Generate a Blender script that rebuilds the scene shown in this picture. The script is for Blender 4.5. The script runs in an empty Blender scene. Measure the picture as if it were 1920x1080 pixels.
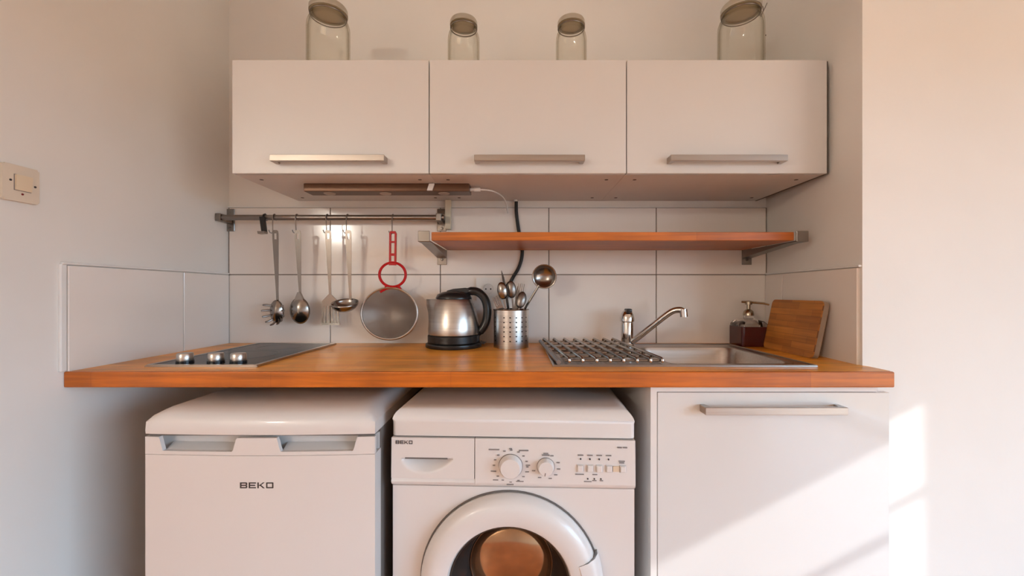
import bpy, bmesh, math, random
from mathutils import Vector, Matrix
random.seed(4)
PI = math.pi
sc = bpy.context.scene
col = sc.collection

# ------------------------------------------------------------------ camera
F = 786.0            # focal length in pixels of the 1920 px frame
EYE = 1.10
cam_d = bpy.data.cameras.new('camera')
cam = bpy.data.objects.new('camera', cam_d)
col.objects.link(cam)
cam.location = (0, 0, EYE)
cam.rotation_euler = (PI / 2, 0, 0)
cam_d.sensor_width = 36
cam_d.lens = F / 1920 * 36
cam_d.shift_x = -10 / 1920
cam_d.shift_y = 8 / 1920
cam_d.clip_start = 0.02
sc.camera = cam

# ------------------------------------------------------------------ world, sun, exposure
w = bpy.data.worlds.new('sky')
sc.world = w
w.use_nodes = True
bg = w.node_tree.nodes['Background']
wn, wl_ = w.node_tree.nodes, w.node_tree.links
w_tc = wn.new('ShaderNodeTexCoord')
w_sep = wn.new('ShaderNodeSeparateXYZ')
w_cr = wn.new('ShaderNodeValToRGB')          # pale blue sky above the horizon, dim earth below
wl_.new(w_tc.outputs['Generated'], w_sep.inputs[0])
w_mr = wn.new('ShaderNodeMapRange')
w_mr.inputs['From Min'].default_value = -1
wl_.new(w_sep.outputs['Z'], w_mr.inputs['Value'])
wl_.new(w_mr.outputs[0], w_cr.inputs[0])
e0, e1 = w_cr.color_ramp.elements
e0.position, e0.color = 0.495, (0.20, 0.16, 0.12, 1)
e1.position, e1.color = 0.51, (0.47, 0.74, 1.0, 1)
wl_.new(w_cr.outputs[0], bg.inputs[0])
bg.inputs[1].default_value = 22.0

sun_d = bpy.data.lights.new('sun', 'SUN')
sun_d.energy = 4.3
sun_d.angle = 0.0095
sun_d.color = (0.92, 0.97, 1.0)
sun = bpy.data.objects.new('sun', sun_d)
col.objects.link(sun)
sun.rotation_euler = Vector((-1.0, 0.60, -0.524)).to_track_quat('-Z', 'Y').to_euler()
sun.location = (6, -2, 4)

WX = 2.8             # room's right wall, with the tall window
WY0, WY1, WZ0, WZ1 = -2.9, 0.13, 0.06, 1.79
pd = bpy.data.lights.new('window_portal', 'AREA')
pd.shape = 'RECTANGLE'
pd.size = WZ1 - WZ0
pd.size_y = WY1 - WY0
pd.cycles.is_portal = True
po = bpy.data.objects.new('window_portal', pd)
col.objects.link(po)
po.location = (WX + 0.12, (WY0 + WY1) / 2, (WZ0 + WZ1) / 2)
po.rotation_euler = Vector((-1, 0, 0)).to_track_quat('-Z', 'Y').to_euler()
# to_track_quat leaves local Y up: swap the sizes accordingly
pd.size, pd.size_y = WY1 - WY0, WZ1 - WZ0

vs = sc.view_settings
vs.view_transform = 'Standard'
vs.look = 'None'
vs.gamma = 1
vs.use_curve_mapping = False
vs.exposure = -0.77

# ------------------------------------------------------------------ materials
def lin(c):
    return tuple(((v / 255) / 12.92 if v / 255 < 0.04045 else ((v / 255 + 0.055) / 1.055) ** 2.4) for v in c)

def base_mat(name):
    m = bpy.data.materials.new(name)
    m.use_nodes = True
    nt = m.node_tree
    return m, nt, nt.nodes['Principled BSDF']

def mat(name, rgb, rough=0.5, metal=0.0, var=0.04, scale=8.0, bump=0.0, bscale=60.0, coat=0.0, stretch=None, spec=0.5):
    m, nt, b = base_mat(name)
    N, L = nt.nodes, nt.links
    tc = N.new('ShaderNodeTexCoord')
    mp = N.new('ShaderNodeMapping')
    L.new(tc.outputs['Object'], mp.inputs[0])
    if stretch:
        mp.inputs['Scale'].default_value = stretch
    no = N.new('ShaderNodeTexNoise')
    no.inputs['Scale'].default_value = scale
    no.inputs['Detail'].default_value = 3
    L.new(mp.outputs[0], no.inputs['Vector'])
    cr = N.new('ShaderNodeValToRGB')
    c = rgb
    cr.color_ramp.elements[0].position = 0.3
    cr.color_ramp.elements[1].position = 0.7
    cr.color_ramp.elements[0].color = (*[max(0, v * (1 - var)) for v in c], 1)
    cr.color_ramp.elements[1].color = (*[min(1, v * (1 + var)) for v in c], 1)
    L.new(no.outputs['Fac'], cr.inputs[0])
    L.new(cr.outputs[0], b.inputs['Base Color'])
    b.inputs['Roughness'].default_value = rough
    b.inputs['Metallic'].default_value = metal
    b.inputs['Specular IOR Level'].default_value = spec
    if coat:
        b.inputs['Coat Weight'].default_value = coat
        b.inputs['Coat Roughness'].default_value = 0.06
    if bump:
        n2 = N.new('ShaderNodeTexNoise')
        n2.inputs['Scale'].default_value = bscale
        n2.inputs['Detail'].default_value = 4
        L.new(mp.outputs[0], n2.inputs['Vector'])
        bp = N.new('ShaderNodeBump')
        bp.inputs['Strength'].default_value = bump
        bp.inputs['Distance'].default_value = 0.004
        L.new(n2.outputs['Fac'], bp.inputs['Height'])
        L.new(bp.outputs[0], b.inputs['Normal'])
    return m

def wood(name, c1, c2, c3, stave_w=0.45, stave_h=0.043, rough=0.35, plane='xy', grain=1.0, coat=0.15):
    m, nt, b = base_mat(name)
    N, L = nt.nodes, nt.links
    tc = N.new('ShaderNodeTexCoord')
    mp = N.new('ShaderNodeMapping')
    L.new(tc.outputs['Object'], mp.inputs[0])
    if plane == 'yz':
        mp.inputs['Rotation'].default_value = (0, PI / 2, PI / 2)
    br = N.new('ShaderNodeTexBrick')
    br.inputs['Scale'].default_value = 1.0
    br.inputs['Brick Width'].default_value = stave_w
    br.inputs['Row Height'].default_value = stave_h
    br.inputs['Mortar Size'].default_value = 0.0004
    br.inputs['Mortar Smooth'].default_value = 0.2
    br.offset = 0.37
    br.inputs['Color1'].default_value = (*c1, 1)
    br.inputs['Color2'].default_value = (*c2, 1)
    br.inputs['Mortar'].default_value = (*c3, 1)
    L.new(mp.outputs[0], br.inputs['Vector'])
    mg = N.new('ShaderNodeMapping')
    mg.inputs['Scale'].default_value = (3.0, 60.0, 60.0) if plane == 'xy' else (60, 3, 60)
    L.new(tc.outputs['Object'], mg.inputs[0])
    no = N.new('ShaderNodeTexNoise')
    no.inputs['Scale'].default_value = 1.6
    no.inputs['Detail'].default_value = 5
    no.inputs['Distortion'].default_value = 0.6
    L.new(mg.outputs[0], no.inputs['Vector'])
    big = N.new('ShaderNodeTexNoise')
    big.inputs['Scale'].default_value = 5
    big.inputs['Detail'].default_value = 3
    L.new(tc.outputs['Object'], big.inputs['Vector'])
    ad = N.new('ShaderNodeMath')
    ad.operation = 'ADD'
    L.new(no.outputs['Fac'], ad.inputs[0])
    L.new(big.outputs['Fac'], ad.inputs[1])
    mr = N.new('ShaderNodeMapRange')
    mr.inputs['From Min'].default_value = 0.7
    mr.inputs['From Max'].default_value = 1.3
    mr.inputs['To Min'].default_value = 1 - 0.32 * grain
    mr.inputs['To Max'].default_value = 1 + 0.22 * grain
    L.new(ad.outputs[0], mr.inputs['Value'])
    mx = N.new('ShaderNodeMix')
    mx.data_type = 'RGBA'
    mx.blend_type = 'MULTIPLY'
    mx.inputs['Factor'].default_value = 1
    L.new(br.outputs['Color'], mx.inputs['A'])
    L.new(mr.outputs[0], mx.inputs['B'])
    L.new(mx.outputs['Result'], b.inputs['Base Color'])
    b.inputs['Roughness'].default_value = rough
    b.inputs['Coat Weight'].default_value = coat
    b.inputs['Coat Roughness'].default_value = 0.25
    return m

def glass(name, rgb, rough=0.02, ior=1.45):
    m, nt, b = base_mat(name)
    b.inputs['Base Color'].default_value = (*rgb, 1)
    b.inputs['Transmission Weight'].default_value = 1
    b.inputs['Roughness'].default_value = rough
    b.inputs['IOR'].default_value = ior
    return m

def emit(name, rgb, s):
    m, nt, b = base_mat(name)
    b.inputs['Base Color'].default_value = (*rgb, 1)
    b.inputs['Emission Color'].default_value = (*rgb, 1)
    b.inputs['Emission Strength'].default_value = s
    return m

def mesh_wire(name):
    # fine woven steel gauze: too small to model wire by wire
    m, nt, b = base_mat(name)
    N, L = nt.nodes, nt.links
    b.inputs['Base Color'].default_value = (0.20, 0.17, 0.15, 1)
    b.inputs['Metallic'].default_value = 0.6
    b.inputs['Roughness'].default_value = 0.45
    tc = N.new('ShaderNodeTexCoord')
    wv = []
    for d in ('X', 'Z'):
        wn = N.new('ShaderNodeTexWave')
        wn.bands_direction = d
        wn.inputs['Scale'].default_value = 190
        L.new(tc.outputs['Object'], wn.inputs['Vector'])
        wv.append(wn)
    mxm = N.new('ShaderNodeMath')
    mxm.operation = 'MAXIMUM'
    L.new(wv[0].outputs['Fac'], mxm.inputs[0])
    L.new(wv[1].outputs['Fac'], mxm.inputs[1])
    gt = N.new('ShaderNodeMath')
    gt.operation = 'GREATER_THAN'
    gt.inputs[1].default_value = 0.5
    L.new(mxm.outputs[0], gt.inputs[0])
    L.new(gt.outputs[0], b.inputs['Alpha'])
    return m

M = {}
M['wall'] = mat('wall_paint', (0.81, 0.775, 0.73), 0.75, var=0.025, scale=3, bump=0.12, bscale=26)
M['ceiling'] = mat('ceiling_paint', (0.86, 0.84, 0.80), 0.8, var=0.02)
M['floor'] = wood('floor_wood', (0.64, 0.245, 0.085), (0.54, 0.195, 0.062), (0.12, 0.05, 0.02), 1.2, 0.11, 0.4)
M['tile'] = mat('tile_glaze', (0.84, 0.765, 0.70), 0.13, var=0.02, scale=4, bump=0.02, bscale=9, spec=0.55)
M['grout'] = mat('grout', (0.20, 0.15, 0.12), 0.9, var=0.15, scale=30)
M['bead'] = mat('white_sealant', (0.82, 0.80, 0.77), 0.5)
M['gloss'] = mat('gloss_white_front', (0.67, 0.65, 0.63), 0.22, var=0.015, scale=2, coat=0.6)
M['carcass'] = mat('melamine_white', (0.74, 0.69, 0.65), 0.5, var=0.02)
M['carcass_edge'] = mat('dark_edge_band', (0.09, 0.075, 0.065), 0.6)
M['steel'] = mat('brushed_steel', (0.56, 0.53, 0.50), 0.30, 1.0, var=0.10, scale=3, stretch=(2, 2, 60))
M['handle'] = mat('handle_steel', (0.42, 0.37, 0.33), 0.33, 1.0, var=0.06, scale=3, stretch=(2, 60, 60))
M['sink'] = mat('sink_steel', (0.46, 0.42, 0.39), 0.28, 1.0, var=0.08, scale=3, stretch=(2, 40, 40))
M['chrome'] = mat('chrome', (0.62, 0.60, 0.58), 0.10, 1.0, var=0.02)
M['polish'] = mat('polished_steel', (0.31, 0.28, 0.255), 0.21, 1.0, var=0.04)
M['darksteel'] = mat('dull_steel', (0.26, 0.23, 0.21), 0.35, 1.0, var=0.06)
M['black'] = mat('black_plastic', (0.012, 0.011, 0.011), 0.28, var=0.1)
M['rubber'] = mat('black_rubber', (0.01, 0.01, 0.01), 0.6, var=0.1)
M['red'] = mat('red_plastic', (0.46, 0.006, 0.008), 0.4, var=0.06, spec=0.3)
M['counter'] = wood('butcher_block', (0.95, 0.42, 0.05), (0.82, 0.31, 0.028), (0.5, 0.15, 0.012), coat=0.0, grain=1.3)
M['counter_edge'] = wood('deep_block_edge', (0.56, 0.145, 0.006), (0.45, 0.105, 0.004), (0.34, 0.08, 0.005), coat=0.0, grain=1.2)  # front strip wood, darker and more saturated than the worktop surface
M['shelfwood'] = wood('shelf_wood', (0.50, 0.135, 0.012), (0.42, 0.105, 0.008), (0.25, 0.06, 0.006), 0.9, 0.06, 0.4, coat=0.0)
M['board'] = wood('bamboo_board', (0.52, 0.195, 0.03), (0.36, 0.115, 0.016), (0.2, 0.07, 0.015), 0.11, 0.021, 0.45, plane='yz', coat=0)
M['board_edge'] = mat('board_edge_wood', (0.30, 0.22, 0.16), 0.6, var=0.12, scale=20)
M['cooktop'] = mat('black_ceramic', (0.012, 0.012, 0.012), 0.20, var=0.05, spec=0.08)
M['ring'] = mat('zone_ring', (0.10, 0.10, 0.10), 0.25, var=0.05)
M['appl'] = mat('appliance_white', (0.70, 0.655, 0.63), 0.30, var=0.012, scale=2, coat=0.25)
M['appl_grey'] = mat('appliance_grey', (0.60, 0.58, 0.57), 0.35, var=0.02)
M['seam'] = mat('seam_shadow_grey', (0.13, 0.11, 0.10), 0.7, var=0.05)
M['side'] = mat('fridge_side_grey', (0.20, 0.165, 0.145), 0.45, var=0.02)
M['print'] = mat('dark_print', (0.035, 0.028, 0.028), 0.5, var=0.02)
M['greyprint'] = mat('grey_print', (0.22, 0.19, 0.18), 0.5, var=0.02)
M['beige'] = mat('beige_plastic', (0.66, 0.52, 0.38), 0.4, var=0.02)
M['switch'] = mat('aged_switch_plastic', (0.74, 0.64, 0.52), 0.4, var=0.03)
M['rocker'] = mat('yellowed_rocker', (0.78, 0.64, 0.46), 0.35, var=0.02)
M['redled'] = mat('red_indicator', (0.20, 0.01, 0.01), 0.3)
M['white'] = mat('white_plastic', (0.78, 0.75, 0.71), 0.35, var=0.01)
M['cream'] = mat('cream_plastic', (0.66, 0.58, 0.44), 0.45, var=0.02)
M['lampbar'] = mat('lamp_housing_bronze', (0.15, 0.085, 0.055), 0.36, 0.85, var=0.06)
M['lens'] = mat('frosted_lens', (0.42, 0.34, 0.28), 0.3, var=0.02)
def thin_glass(name, c_mid, c_edge):
    m, nt, b = base_mat(name)
    N, L = nt.nodes, nt.links
    N.remove(b)
    out = [n for n in N if n.type == 'OUTPUT_MATERIAL'][0]
    lw_n = N.new('ShaderNodeLayerWeight')
    lw_n.inputs['Blend'].default_value = 0.5
    cr = N.new('ShaderNodeValToRGB')
    cr.color_ramp.elements[0].position = 0.45
    cr.color_ramp.elements[0].color = (*c_mid, 1)
    cr.color_ramp.elements[1].position = 0.95
    cr.color_ramp.elements[1].color = (*c_edge, 1)
    L.new(lw_n.outputs['Facing'], cr.inputs[0])
    tr = N.new('ShaderNodeBsdfTransparent')
    L.new(cr.outputs[0], tr.inputs[0])
    gl_ = N.new('ShaderNodeBsdfGlossy')
    gl_.inputs['Roughness'].default_value = 0.06
    pw_ = N.new('ShaderNodeMath')
    pw_.operation = 'POWER'
    pw_.inputs[1].default_value = 5.0
    L.new(lw_n.outputs['Facing'], pw_.inputs[0])
    fr = N.new('ShaderNodeMath')
    fr.operation = 'MULTIPLY_ADD'
    fr.inputs[1].default_value = 0.5
    fr.inputs[2].default_value = 0.06
    L.new(pw_.outputs[0], fr.inputs[0])
    mx = N.new('ShaderNodeMixShader')
    L.new(fr.outputs[0], mx.inputs[0])
    L.new(tr.outputs[0], mx.inputs[1])
    L.new(gl_.outputs[0], mx.inputs[2])
    L.new(mx.outputs[0], out.inputs[0])
    return m
M['glass'] = thin_glass('jar_glass', (0.975, 0.975, 0.955), (0.74, 0.71, 0.63))
M['lid'] = mat('jar_lid', (0.50, 0.46, 0.38), 0.28, 0.35, var=0.04)
M['lidunder'] = mat('jar_lid_liner', (0.62, 0.53, 0.36), 0.5, var=0.05)
M['soap'] = mat('dark_red_soap', (0.055, 0.004, 0.003), 0.12, var=0.03)
M['soapglass'] = glass('soap_glass', (0.9, 0.85, 0.82), 0.04)
M['bronze'] = mat('pump_metal', (0.40, 0.33, 0.24), 0.25, 1.0, var=0.03)
M['gauze'] = mesh_wire('steel_gauze')
M['drumglass'] = mat('door_glass_reflection', (0.40, 0.235, 0.13), 0.12, 0.85, var=0.25, scale=10)  # orange floor reflection painted into the bowl's mottled base colour
M['drumcone'] = mat('dark_glass_cone', (0.03, 0.026, 0.024), 0.12, var=0.05)
M['globe'] = emit('lamp_globe', (1.0, 0.92, 0.80), 300)
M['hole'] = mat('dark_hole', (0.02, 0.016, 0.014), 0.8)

# ------------------------------------------------------------------ helpers
def P(px, py, Y):
    """photo pixel at depth Y -> x, z in metres"""
    return (px - 970) / F * Y, EYE - (py - 548) / F * Y

def newbm():
    return bmesh.new()

def obj(name, bm, m, parent=None, loc=(0, 0, 0), rot=(0, 0, 0), smooth=False, mods=()):
    me = bpy.data.meshes.new(name)
    bmesh.ops.recalc_face_normals(bm, faces=bm.faces[:])
    bm.to_mesh(me)
    bm.free()
    me.materials.append(M[m] if isinstance(m, str) else m)
    if smooth:
        for p in me.polygons:
            p.use_smooth = True
        try:
            me.set_sharp_from_angle(angle=math.radians(38))
        except Exception:
            pass
    o = bpy.data.objects.new(name, me)
    col.objects.link(o)
    o.location = loc
    o.rotation_euler = rot
    if parent:
        o.parent = parent
    return o

def solid(o, t, offset=0):
    md = o.modifiers.new('thickness', 'SOLIDIFY')
    md.thickness = t
    md.offset = offset
    return o

def thing(name, label, cat, loc=(0, 0, 0), rot=(0, 0, 0), group=None):
    o = bpy.data.objects.new(name, None)
    col.objects.link(o)
    o.empty_display_size = 0.05
    o.location = loc
    o.rotation_euler = rot
    return tag(o, label, cat, group)

def tag(o, label, cat, group=None):
    o['label'] = label
    o['category'] = cat
    if group:
        o['group'] = group
    return o

def struct(o, label=None):
    o['kind'] = 'structure'
    if label:
        o['label'] = label
    return o

def box(bm, x0, x1, y0, y1, z0, z1, bev=0.0, seg=2):
    r = bmesh.ops.create_cube(bm, size=1)
    vs_ = r['verts']
    for v in vs_:
        v.co = Vector(((x0 + x1) / 2 + v.co.x * (x1 - x0), (y0 + y1) / 2 + v.co.y * (y1 - y0), (z0 + z1) / 2 + v.co.z * (z1 - z0)))
    if bev:
        es = list({e for v in vs_ for e in v.link_edges})
        bmesh.ops.bevel(bm, geom=es, offset=bev, segments=seg, affect='EDGES', profile=0.5)
    return bm

def B(*a, **k):
    return box(newbm(), *a, **k)

def lathe(prof, seg=32, axis='z', a0=0.0, a1=2 * PI, bm=None):
    """profile of (r, h) revolved; axis z: h is z; axis y: h is y"""
    bm = bm or newbm()
    full = abs(a1 - a0 - 2 * PI) < 1e-6
    n = seg if full else seg + 1
    rings = []
    for i in range(n):
        a = a0 + (a1 - a0) * i / seg
        c, s = math.cos(a), math.sin(a)
        ring = []
        for r, h in prof:
            ring.append(bm.verts.new((r * c, r * s, h) if axis == 'z' else (r * c, h, r * s)))
        rings.append(ring)
    for i in range(seg):
        A, Bq = rings[i], rings[(i + 1) % n]
        for j in range(len(prof) - 1):
            try:
                bm.faces.new((A[j], Bq[j], Bq[j + 1], A[j + 1]))
            except ValueError:
                pass
    bmesh.ops.remove_doubles(bm, verts=bm.verts[:], dist=1e-6)
    bmesh.ops.dissolve_degenerate(bm, edges=bm.edges[:], dist=1e-7)
    return bm

def tube(bm, pts, r, seg=8, cap=True):
    pts = [Vector(p) for p in pts]
    n = len(pts)
    rad = r if isinstance(r, (list, tuple)) else [r] * n
    rings = []
    prev = None
    for i, p in enumerate(pts):
        t = (pts[min(i + 1, n - 1)] - pts[max(i - 1, 0)]).normalized()
        if prev is None:
            u = t.cross(Vector((0, 0, 1)))
            if u.length < 0.1:
                u = t.cross(Vector((1, 0, 0)))
        else:
            u = prev - t * prev.dot(t)
        u.normalize()
        prev = u
        v = t.cross(u)
        rings.append([bm.verts.new(p + (u * math.cos(2 * PI * k / seg) + v * math.sin(2 * PI * k / seg)) * rad[i]) for k in range(seg)])
    for i in range(n - 1):
        for k in range(seg):
            bm.faces.new((rings[i][k], rings[i][(k + 1) % seg], rings[i + 1][(k + 1) % seg], rings[i + 1][k]))
    if cap:
        bm.faces.new(rings[0][::-1])
        bm.faces.new(rings[-1])
    return bm

def smooth_path(pts, k=6):
    pts = [Vector(p) for p in pts]
    out = []
    n = len(pts)
    for i in range(n - 1):
        p0, p1, p2, p3 = pts[max(i - 1, 0)], pts[i], pts[i + 1], pts[min(i + 2, n - 1)]
        for j in range(k):
            t = j / k
            out.append(0.5 * ((2 * p1) + (p2 - p0) * t + (2 * p0 - 5 * p1 + 4 * p2 - p3) * t * t + (3 * p1 - p0 - 3 * p2 + p3) * t ** 3))
    out.append(pts[-1])
    return out

def torus(bm, R, r, seg=40, s2=8, axis='y', cx=0, cy=0, cz=0, sx=1, sz=1):
    rings = []
    for i in range(seg):
        a = 2 * PI * i / seg
        ring = []
        for j in range(s2):
            b = 2 * PI * j / s2
            q, h = R + r * math.cos(b), r * math.sin(b)
            if axis == 'y':
                ring.append(bm.verts.new((cx + sx * q * math.cos(a), cy + h, cz + sz * q * math.sin(a))))
            else:
                ring.append(bm.verts.new((cx + q * math.cos(a), cy + q * math.sin(a), cz + h)))
        rings.append(ring)
    for i in range(seg):
        for j in range(s2):
            bm.faces.new((rings[i][j], rings[(i + 1) % seg][j], rings[(i + 1) % seg][(j + 1) % s2], rings[i][(j + 1) % s2]))
    return bm

def prism(bm, poly, axis, a, b):
    """closed polygon extruded along an axis between a and b"""
    def mk(p, h):
        return {'x': (h, p[0], p[1]), 'y': (p[0], h, p[1]), 'z': (p[0], p[1], h)}[axis]
    lo = [bm.verts.new(mk(p, a)) for p in poly]
    hi = [bm.verts.new(mk(p, b)) for p in poly]
    bm.faces.new(lo[::-1])
    bm.faces.new(hi)
    n = len(poly)
    for i in range(n):
        bm.faces.new((lo[i], lo[(i + 1) % n], hi[(i + 1) % n], hi[i]))
    return bm

def slab(bm, xs, ys, holes, z0, z1):
    """plate on a grid of x and y cuts, with the listed (i, j) cells left out"""
    V = {}
    def v(i, j, k):
        key = (i, j, k)
        if key not in V:
            V[key] = bm.verts.new((xs[i], ys[j], (z0, z1)[k]))
        return V[key]
    full = {(i, j) for i in range(len(xs) - 1) for j in range(len(ys) - 1)} - set(holes)
    for i, j in full:
        bm.faces.new((v(i, j, 1), v(i + 1, j, 1), v(i + 1, j + 1, 1), v(i, j + 1, 1)))
        bm.faces.new((v(i, j, 0), v(i, j + 1, 0), v(i + 1, j + 1, 0), v(i + 1, j, 0)))
        for (di, dj), (p, q) in {(-1, 0): ((i, j), (i, j + 1)), (1, 0): ((i + 1, j + 1), (i + 1, j)), (0, -1): ((i + 1, j), (i, j)), (0, 1): ((i, j + 1), (i + 1, j + 1))}.items():
            if (i + di, j + dj) not in full:
                bm.faces.new((v(*p, 0), v(*q, 0), v(*q, 1), v(*p, 1)))
    return bm

def rrect(x0, x1, y0, y1, r, k=5):
    out = []
    for cx, cy, a in ((x1 - r, y1 - r, 0), (x0 + r, y1 - r, PI / 2), (x0 + r, y0 + r, PI), (x1 - r, y0 + r, 1.5 * PI)):
        for i in range(k + 1):
            t = a + PI / 2 * i / k
            out.append((cx + r * math.cos(t), cy + r * math.sin(t)))
    return out

def dish(bm, a, b, depth, nr=7, na=28, cx=0, cz=0, y0=0, sign=1, power=2.0):
    """bowl in the xz plane, hollow towards -y when sign is +1"""
    c = bm.verts.new((cx, y0 + sign * depth, cz))
    prev = None
    for i in range(1, nr + 1):
        r = i / nr
        ring = [bm.verts.new((cx + a * r * math.cos(2 * PI * k / na), y0 + sign * depth * (1 - r ** power), cz + b * r * math.sin(2 * PI * k / na))) for k in range(na)]
        for k in range(na):
            if prev is None:
                bm.faces.new((c, ring[k], ring[(k + 1) % na]))
            else:
                bm.faces.new((prev[k], ring[k], ring[(k + 1) % na], prev[(k + 1) % na]))
        prev = ring
    return bm

LET = {'B': [(0, 0, .2, 1), (0, 0, .92, .2), (0, .4, .92, .6), (0, .8, .92, 1), (.8, .08, 1, .46), (.8, .54, 1, .92)],
       'E': [(0, 0, 1, .2), (0, .4, .9, .6), (0, .8, 1, 1), (0, 0, .2, 1)],
       'O': [(0, .05, .18, .95), (.82, .05, 1, .95), (.04, 0, .96, .2), (.04, .8, .96, 1)]}

def logo(bm, x, z, wid, hgt, y):
    lw = wid / 4.6
    for i, ch in enumerate('BEKO'):
        ox = x + i * lw * 1.2
        oz = z - hgt / 2
        if ch == 'K':
            polys = [[(0, 0), (.2, 0), (.2, 1), (0, 1)], [(.18, .42), (.76, 1), (1, 1), (.34, .38)], [(.24, .56), (.78, 0), (1.02, 0), (.42, .66)]]
        else:
            polys = [[(a, b), (c, b), (c, d), (a, d)] for a, b, c, d in LET[ch]]
        for k, pl in enumerate(polys):
            prism(bm, [(ox + p * lw, oz + q * hgt) for p, q in pl], 'y', y - 0.0006 - 0.00003 * k, y + 0.0004)
    return bm

# ================================================================== SETTING
XL, YB = -1.136, 1.648
YC_L = 0.86          # where the alcove's left wall ends
XR0, YR0 = 0.940, 1.142   # outer corner of the alcove's right side
XR1 = 0.980
def xr(y):
    return XR0 + (y - YR0) * (XR1 - XR0) / (YB - YR0)
H = 2.6

wb = struct(obj('wall_back', B(-1.3, 1.2, YB + 0.004, YB + 0.12, 0, H), 'wall'))
wl = struct(obj('wall_left', B(-3.2, XL, YC_L, YB + 0.12, 0, H, bev=0.004), 'wall'))
bm = newbm()
prism(bm, [(XR0, YR0), (WX, YR0), (WX, YB + 0.12), (XR1 + 0.0095, YB + 0.12)], 'z', 0, H)
wr = struct(obj('wall_right', bm, 'wall'))
struct(obj('floor', B(-3.4, WX + 0.4, -3.4, YB + 0.15, -0.12, 0), 'floor'))
struct(obj('ceiling', B(-3.4, WX + 0.4, -3.4, YB + 0.15, H, H + 0.12), 'ceiling'))
struct(obj('wall_behind', B(-3.3, WX + 0.2, -3.12, -3.0, 0, H), 'wall'))
struct(obj('wall_far_left', B(-3.32, -3.2, -3.0, YB, 0, H), 'wall'))
bm = newbm()   # window wall: the opening is a hole in the grid
slab(bm, [-3.0, WY0, WY1, YB], [0, WZ0, WZ1, H], [(1, 1)], 0, 0.2)
for v in bm.verts:
    v.co = Vector((WX + v.co.z, v.co.x, v.co.y))
struct(obj('wall_window_side', bm, 'wall'))
win = bpy.data.objects.new('window_1', None)
col.objects.link(win)
win.location = (WX + 0.06, 0, 0)
struct(win)
bm = newbm()
for y in (WY0, WY1 - 0.04):
    box(bm, 0, 0.05, y, y + 0.04, WZ0, WZ1)
box(bm, 0, 0.05, WY0 + 0.04, WY1 - 0.04, WZ0, WZ0 + 0.03)
obj('window_frame', bm, 'white', win)
obj('window_bar', B(0.015, 0.035, WY0 + 0.04, WY1 - 0.04, 1.478, 1.500), 'white', win)

# --- tiles of the splashback
ZT0, ZT1, ZT2 = 0.902, 1.169, 1.432
def tile_on(parent, x0, x1, z0, z1, g=0.0016):
    return obj('tile', B(x0 + g, x1 - g, YB - 0.004, YB + 0.005, z0 + g, z1 - g, bev=0.0012, seg=1), 'tile', parent)
cx = [XL + 0.004] + [P(q, 0, YB)[0] for q in (620, 826, 1029, 1230)] + [XR1 - 0.003]
gb = obj('grout_bed', B(XL, XR1 + 0.004, YB + 0.001, YB + 0.006, ZT0 - 0.02, ZT2), 'grout', wb)
for zi, (z0, z1) in enumerate(((ZT0 - 0.006, ZT1), (ZT1, ZT2))):
    for i in range(5):
        tile_on(wb, cx[i], cx[i + 1], z0, z1)
obj('top_bead', B(XL, XR1, YB - 0.0035, YB + 0.006, ZT2, ZT2 + 0.004, bev=0.001, seg=1), 'bead', wb)
# left wall
def side_tile(parent, y0, y1, z0, z1, left=True, g=0.0016):
    bm = newbm()
    if left:
        box(bm, XL - 0.001, XL + 0.008, y0 + g, y1 - g, z0 + g, z1 - g, bev=0.0012, seg=1)
    else:
        box(bm, -0.008, 0.001, y0 + g, y1 - g, z0 + g, z1 - g, bev=0.0012, seg=1)
        for v in bm.verts:
            v.co.x += xr(v.co.y)
    return obj('tile', bm, 'tile', parent)
obj('grout_bed', B(XL - 0.002, XL + 0.003, 1.05, YB, ZT0, ZT1 - 0.002), 'grout', wl)
side_tile(wl, 1.052, 1.418, ZT0 - 0.004, ZT1)
side_tile(wl, 1.418, YB - 0.005, ZT0 - 0.004, ZT1)
obj('edge_bead', B(XL - 0.002, XL + 0.007, 1.036, 1.052, ZT0, ZT1 + 0.002, bev=0.003), 'bead', wl)
obj('top_bead', B(XL - 0.002, XL + 0.0095, 1.04, YB - 0.005, ZT1, ZT1 + 0.007, bev=0.003), 'bead', wl)
# right wall
bm = newbm()
box(bm, -0.003, 0.002, YR0 + 0.016, YB, ZT0, ZT1 - 0.002)
for v in bm.verts:
    v.co.x += xr(v.co.y)
obj('grout_bed', bm, 'grout', wr)
side_tile(wr, YR0 + 0.008, 1.523, ZT0 - 0.004, ZT1, False)
side_tile(wr, 1.523, YB - 0.005, ZT0 - 0.004, ZT1, False)
bm = newbm()
box(bm, -0.009, 0.002, YR0 + 0.002, YB - 0.005, ZT1, ZT1 + 0.006, bev=0.002)
for v in bm.verts:
    v.co.x += xr(v.co.y)
obj('top_bead', bm, 'bead', wr)
for (px, py, Y, rr) in ((1437, 65, YB, 0.003), (1444, 67, YB, 0.0025)):
    x, z = P(px, py, Y)
    obj('screw_hole', lathe([(0, -0.0006), (rr, -0.0006), (rr, 0.002)], 8, 'y'), 'hole', wb, (x, YB + 0.004, z))
for (yy, zz) in ((1.50, 2.16), (1.48, 2.172)):
    obj('screw_hole', lathe([(0, -0.0006), (0.005, -0.0006), (0.005, 0.002)], 8, 'z'), 'hole', wr, (xr(yy), yy, zz), (0, PI / 2, 0))

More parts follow.
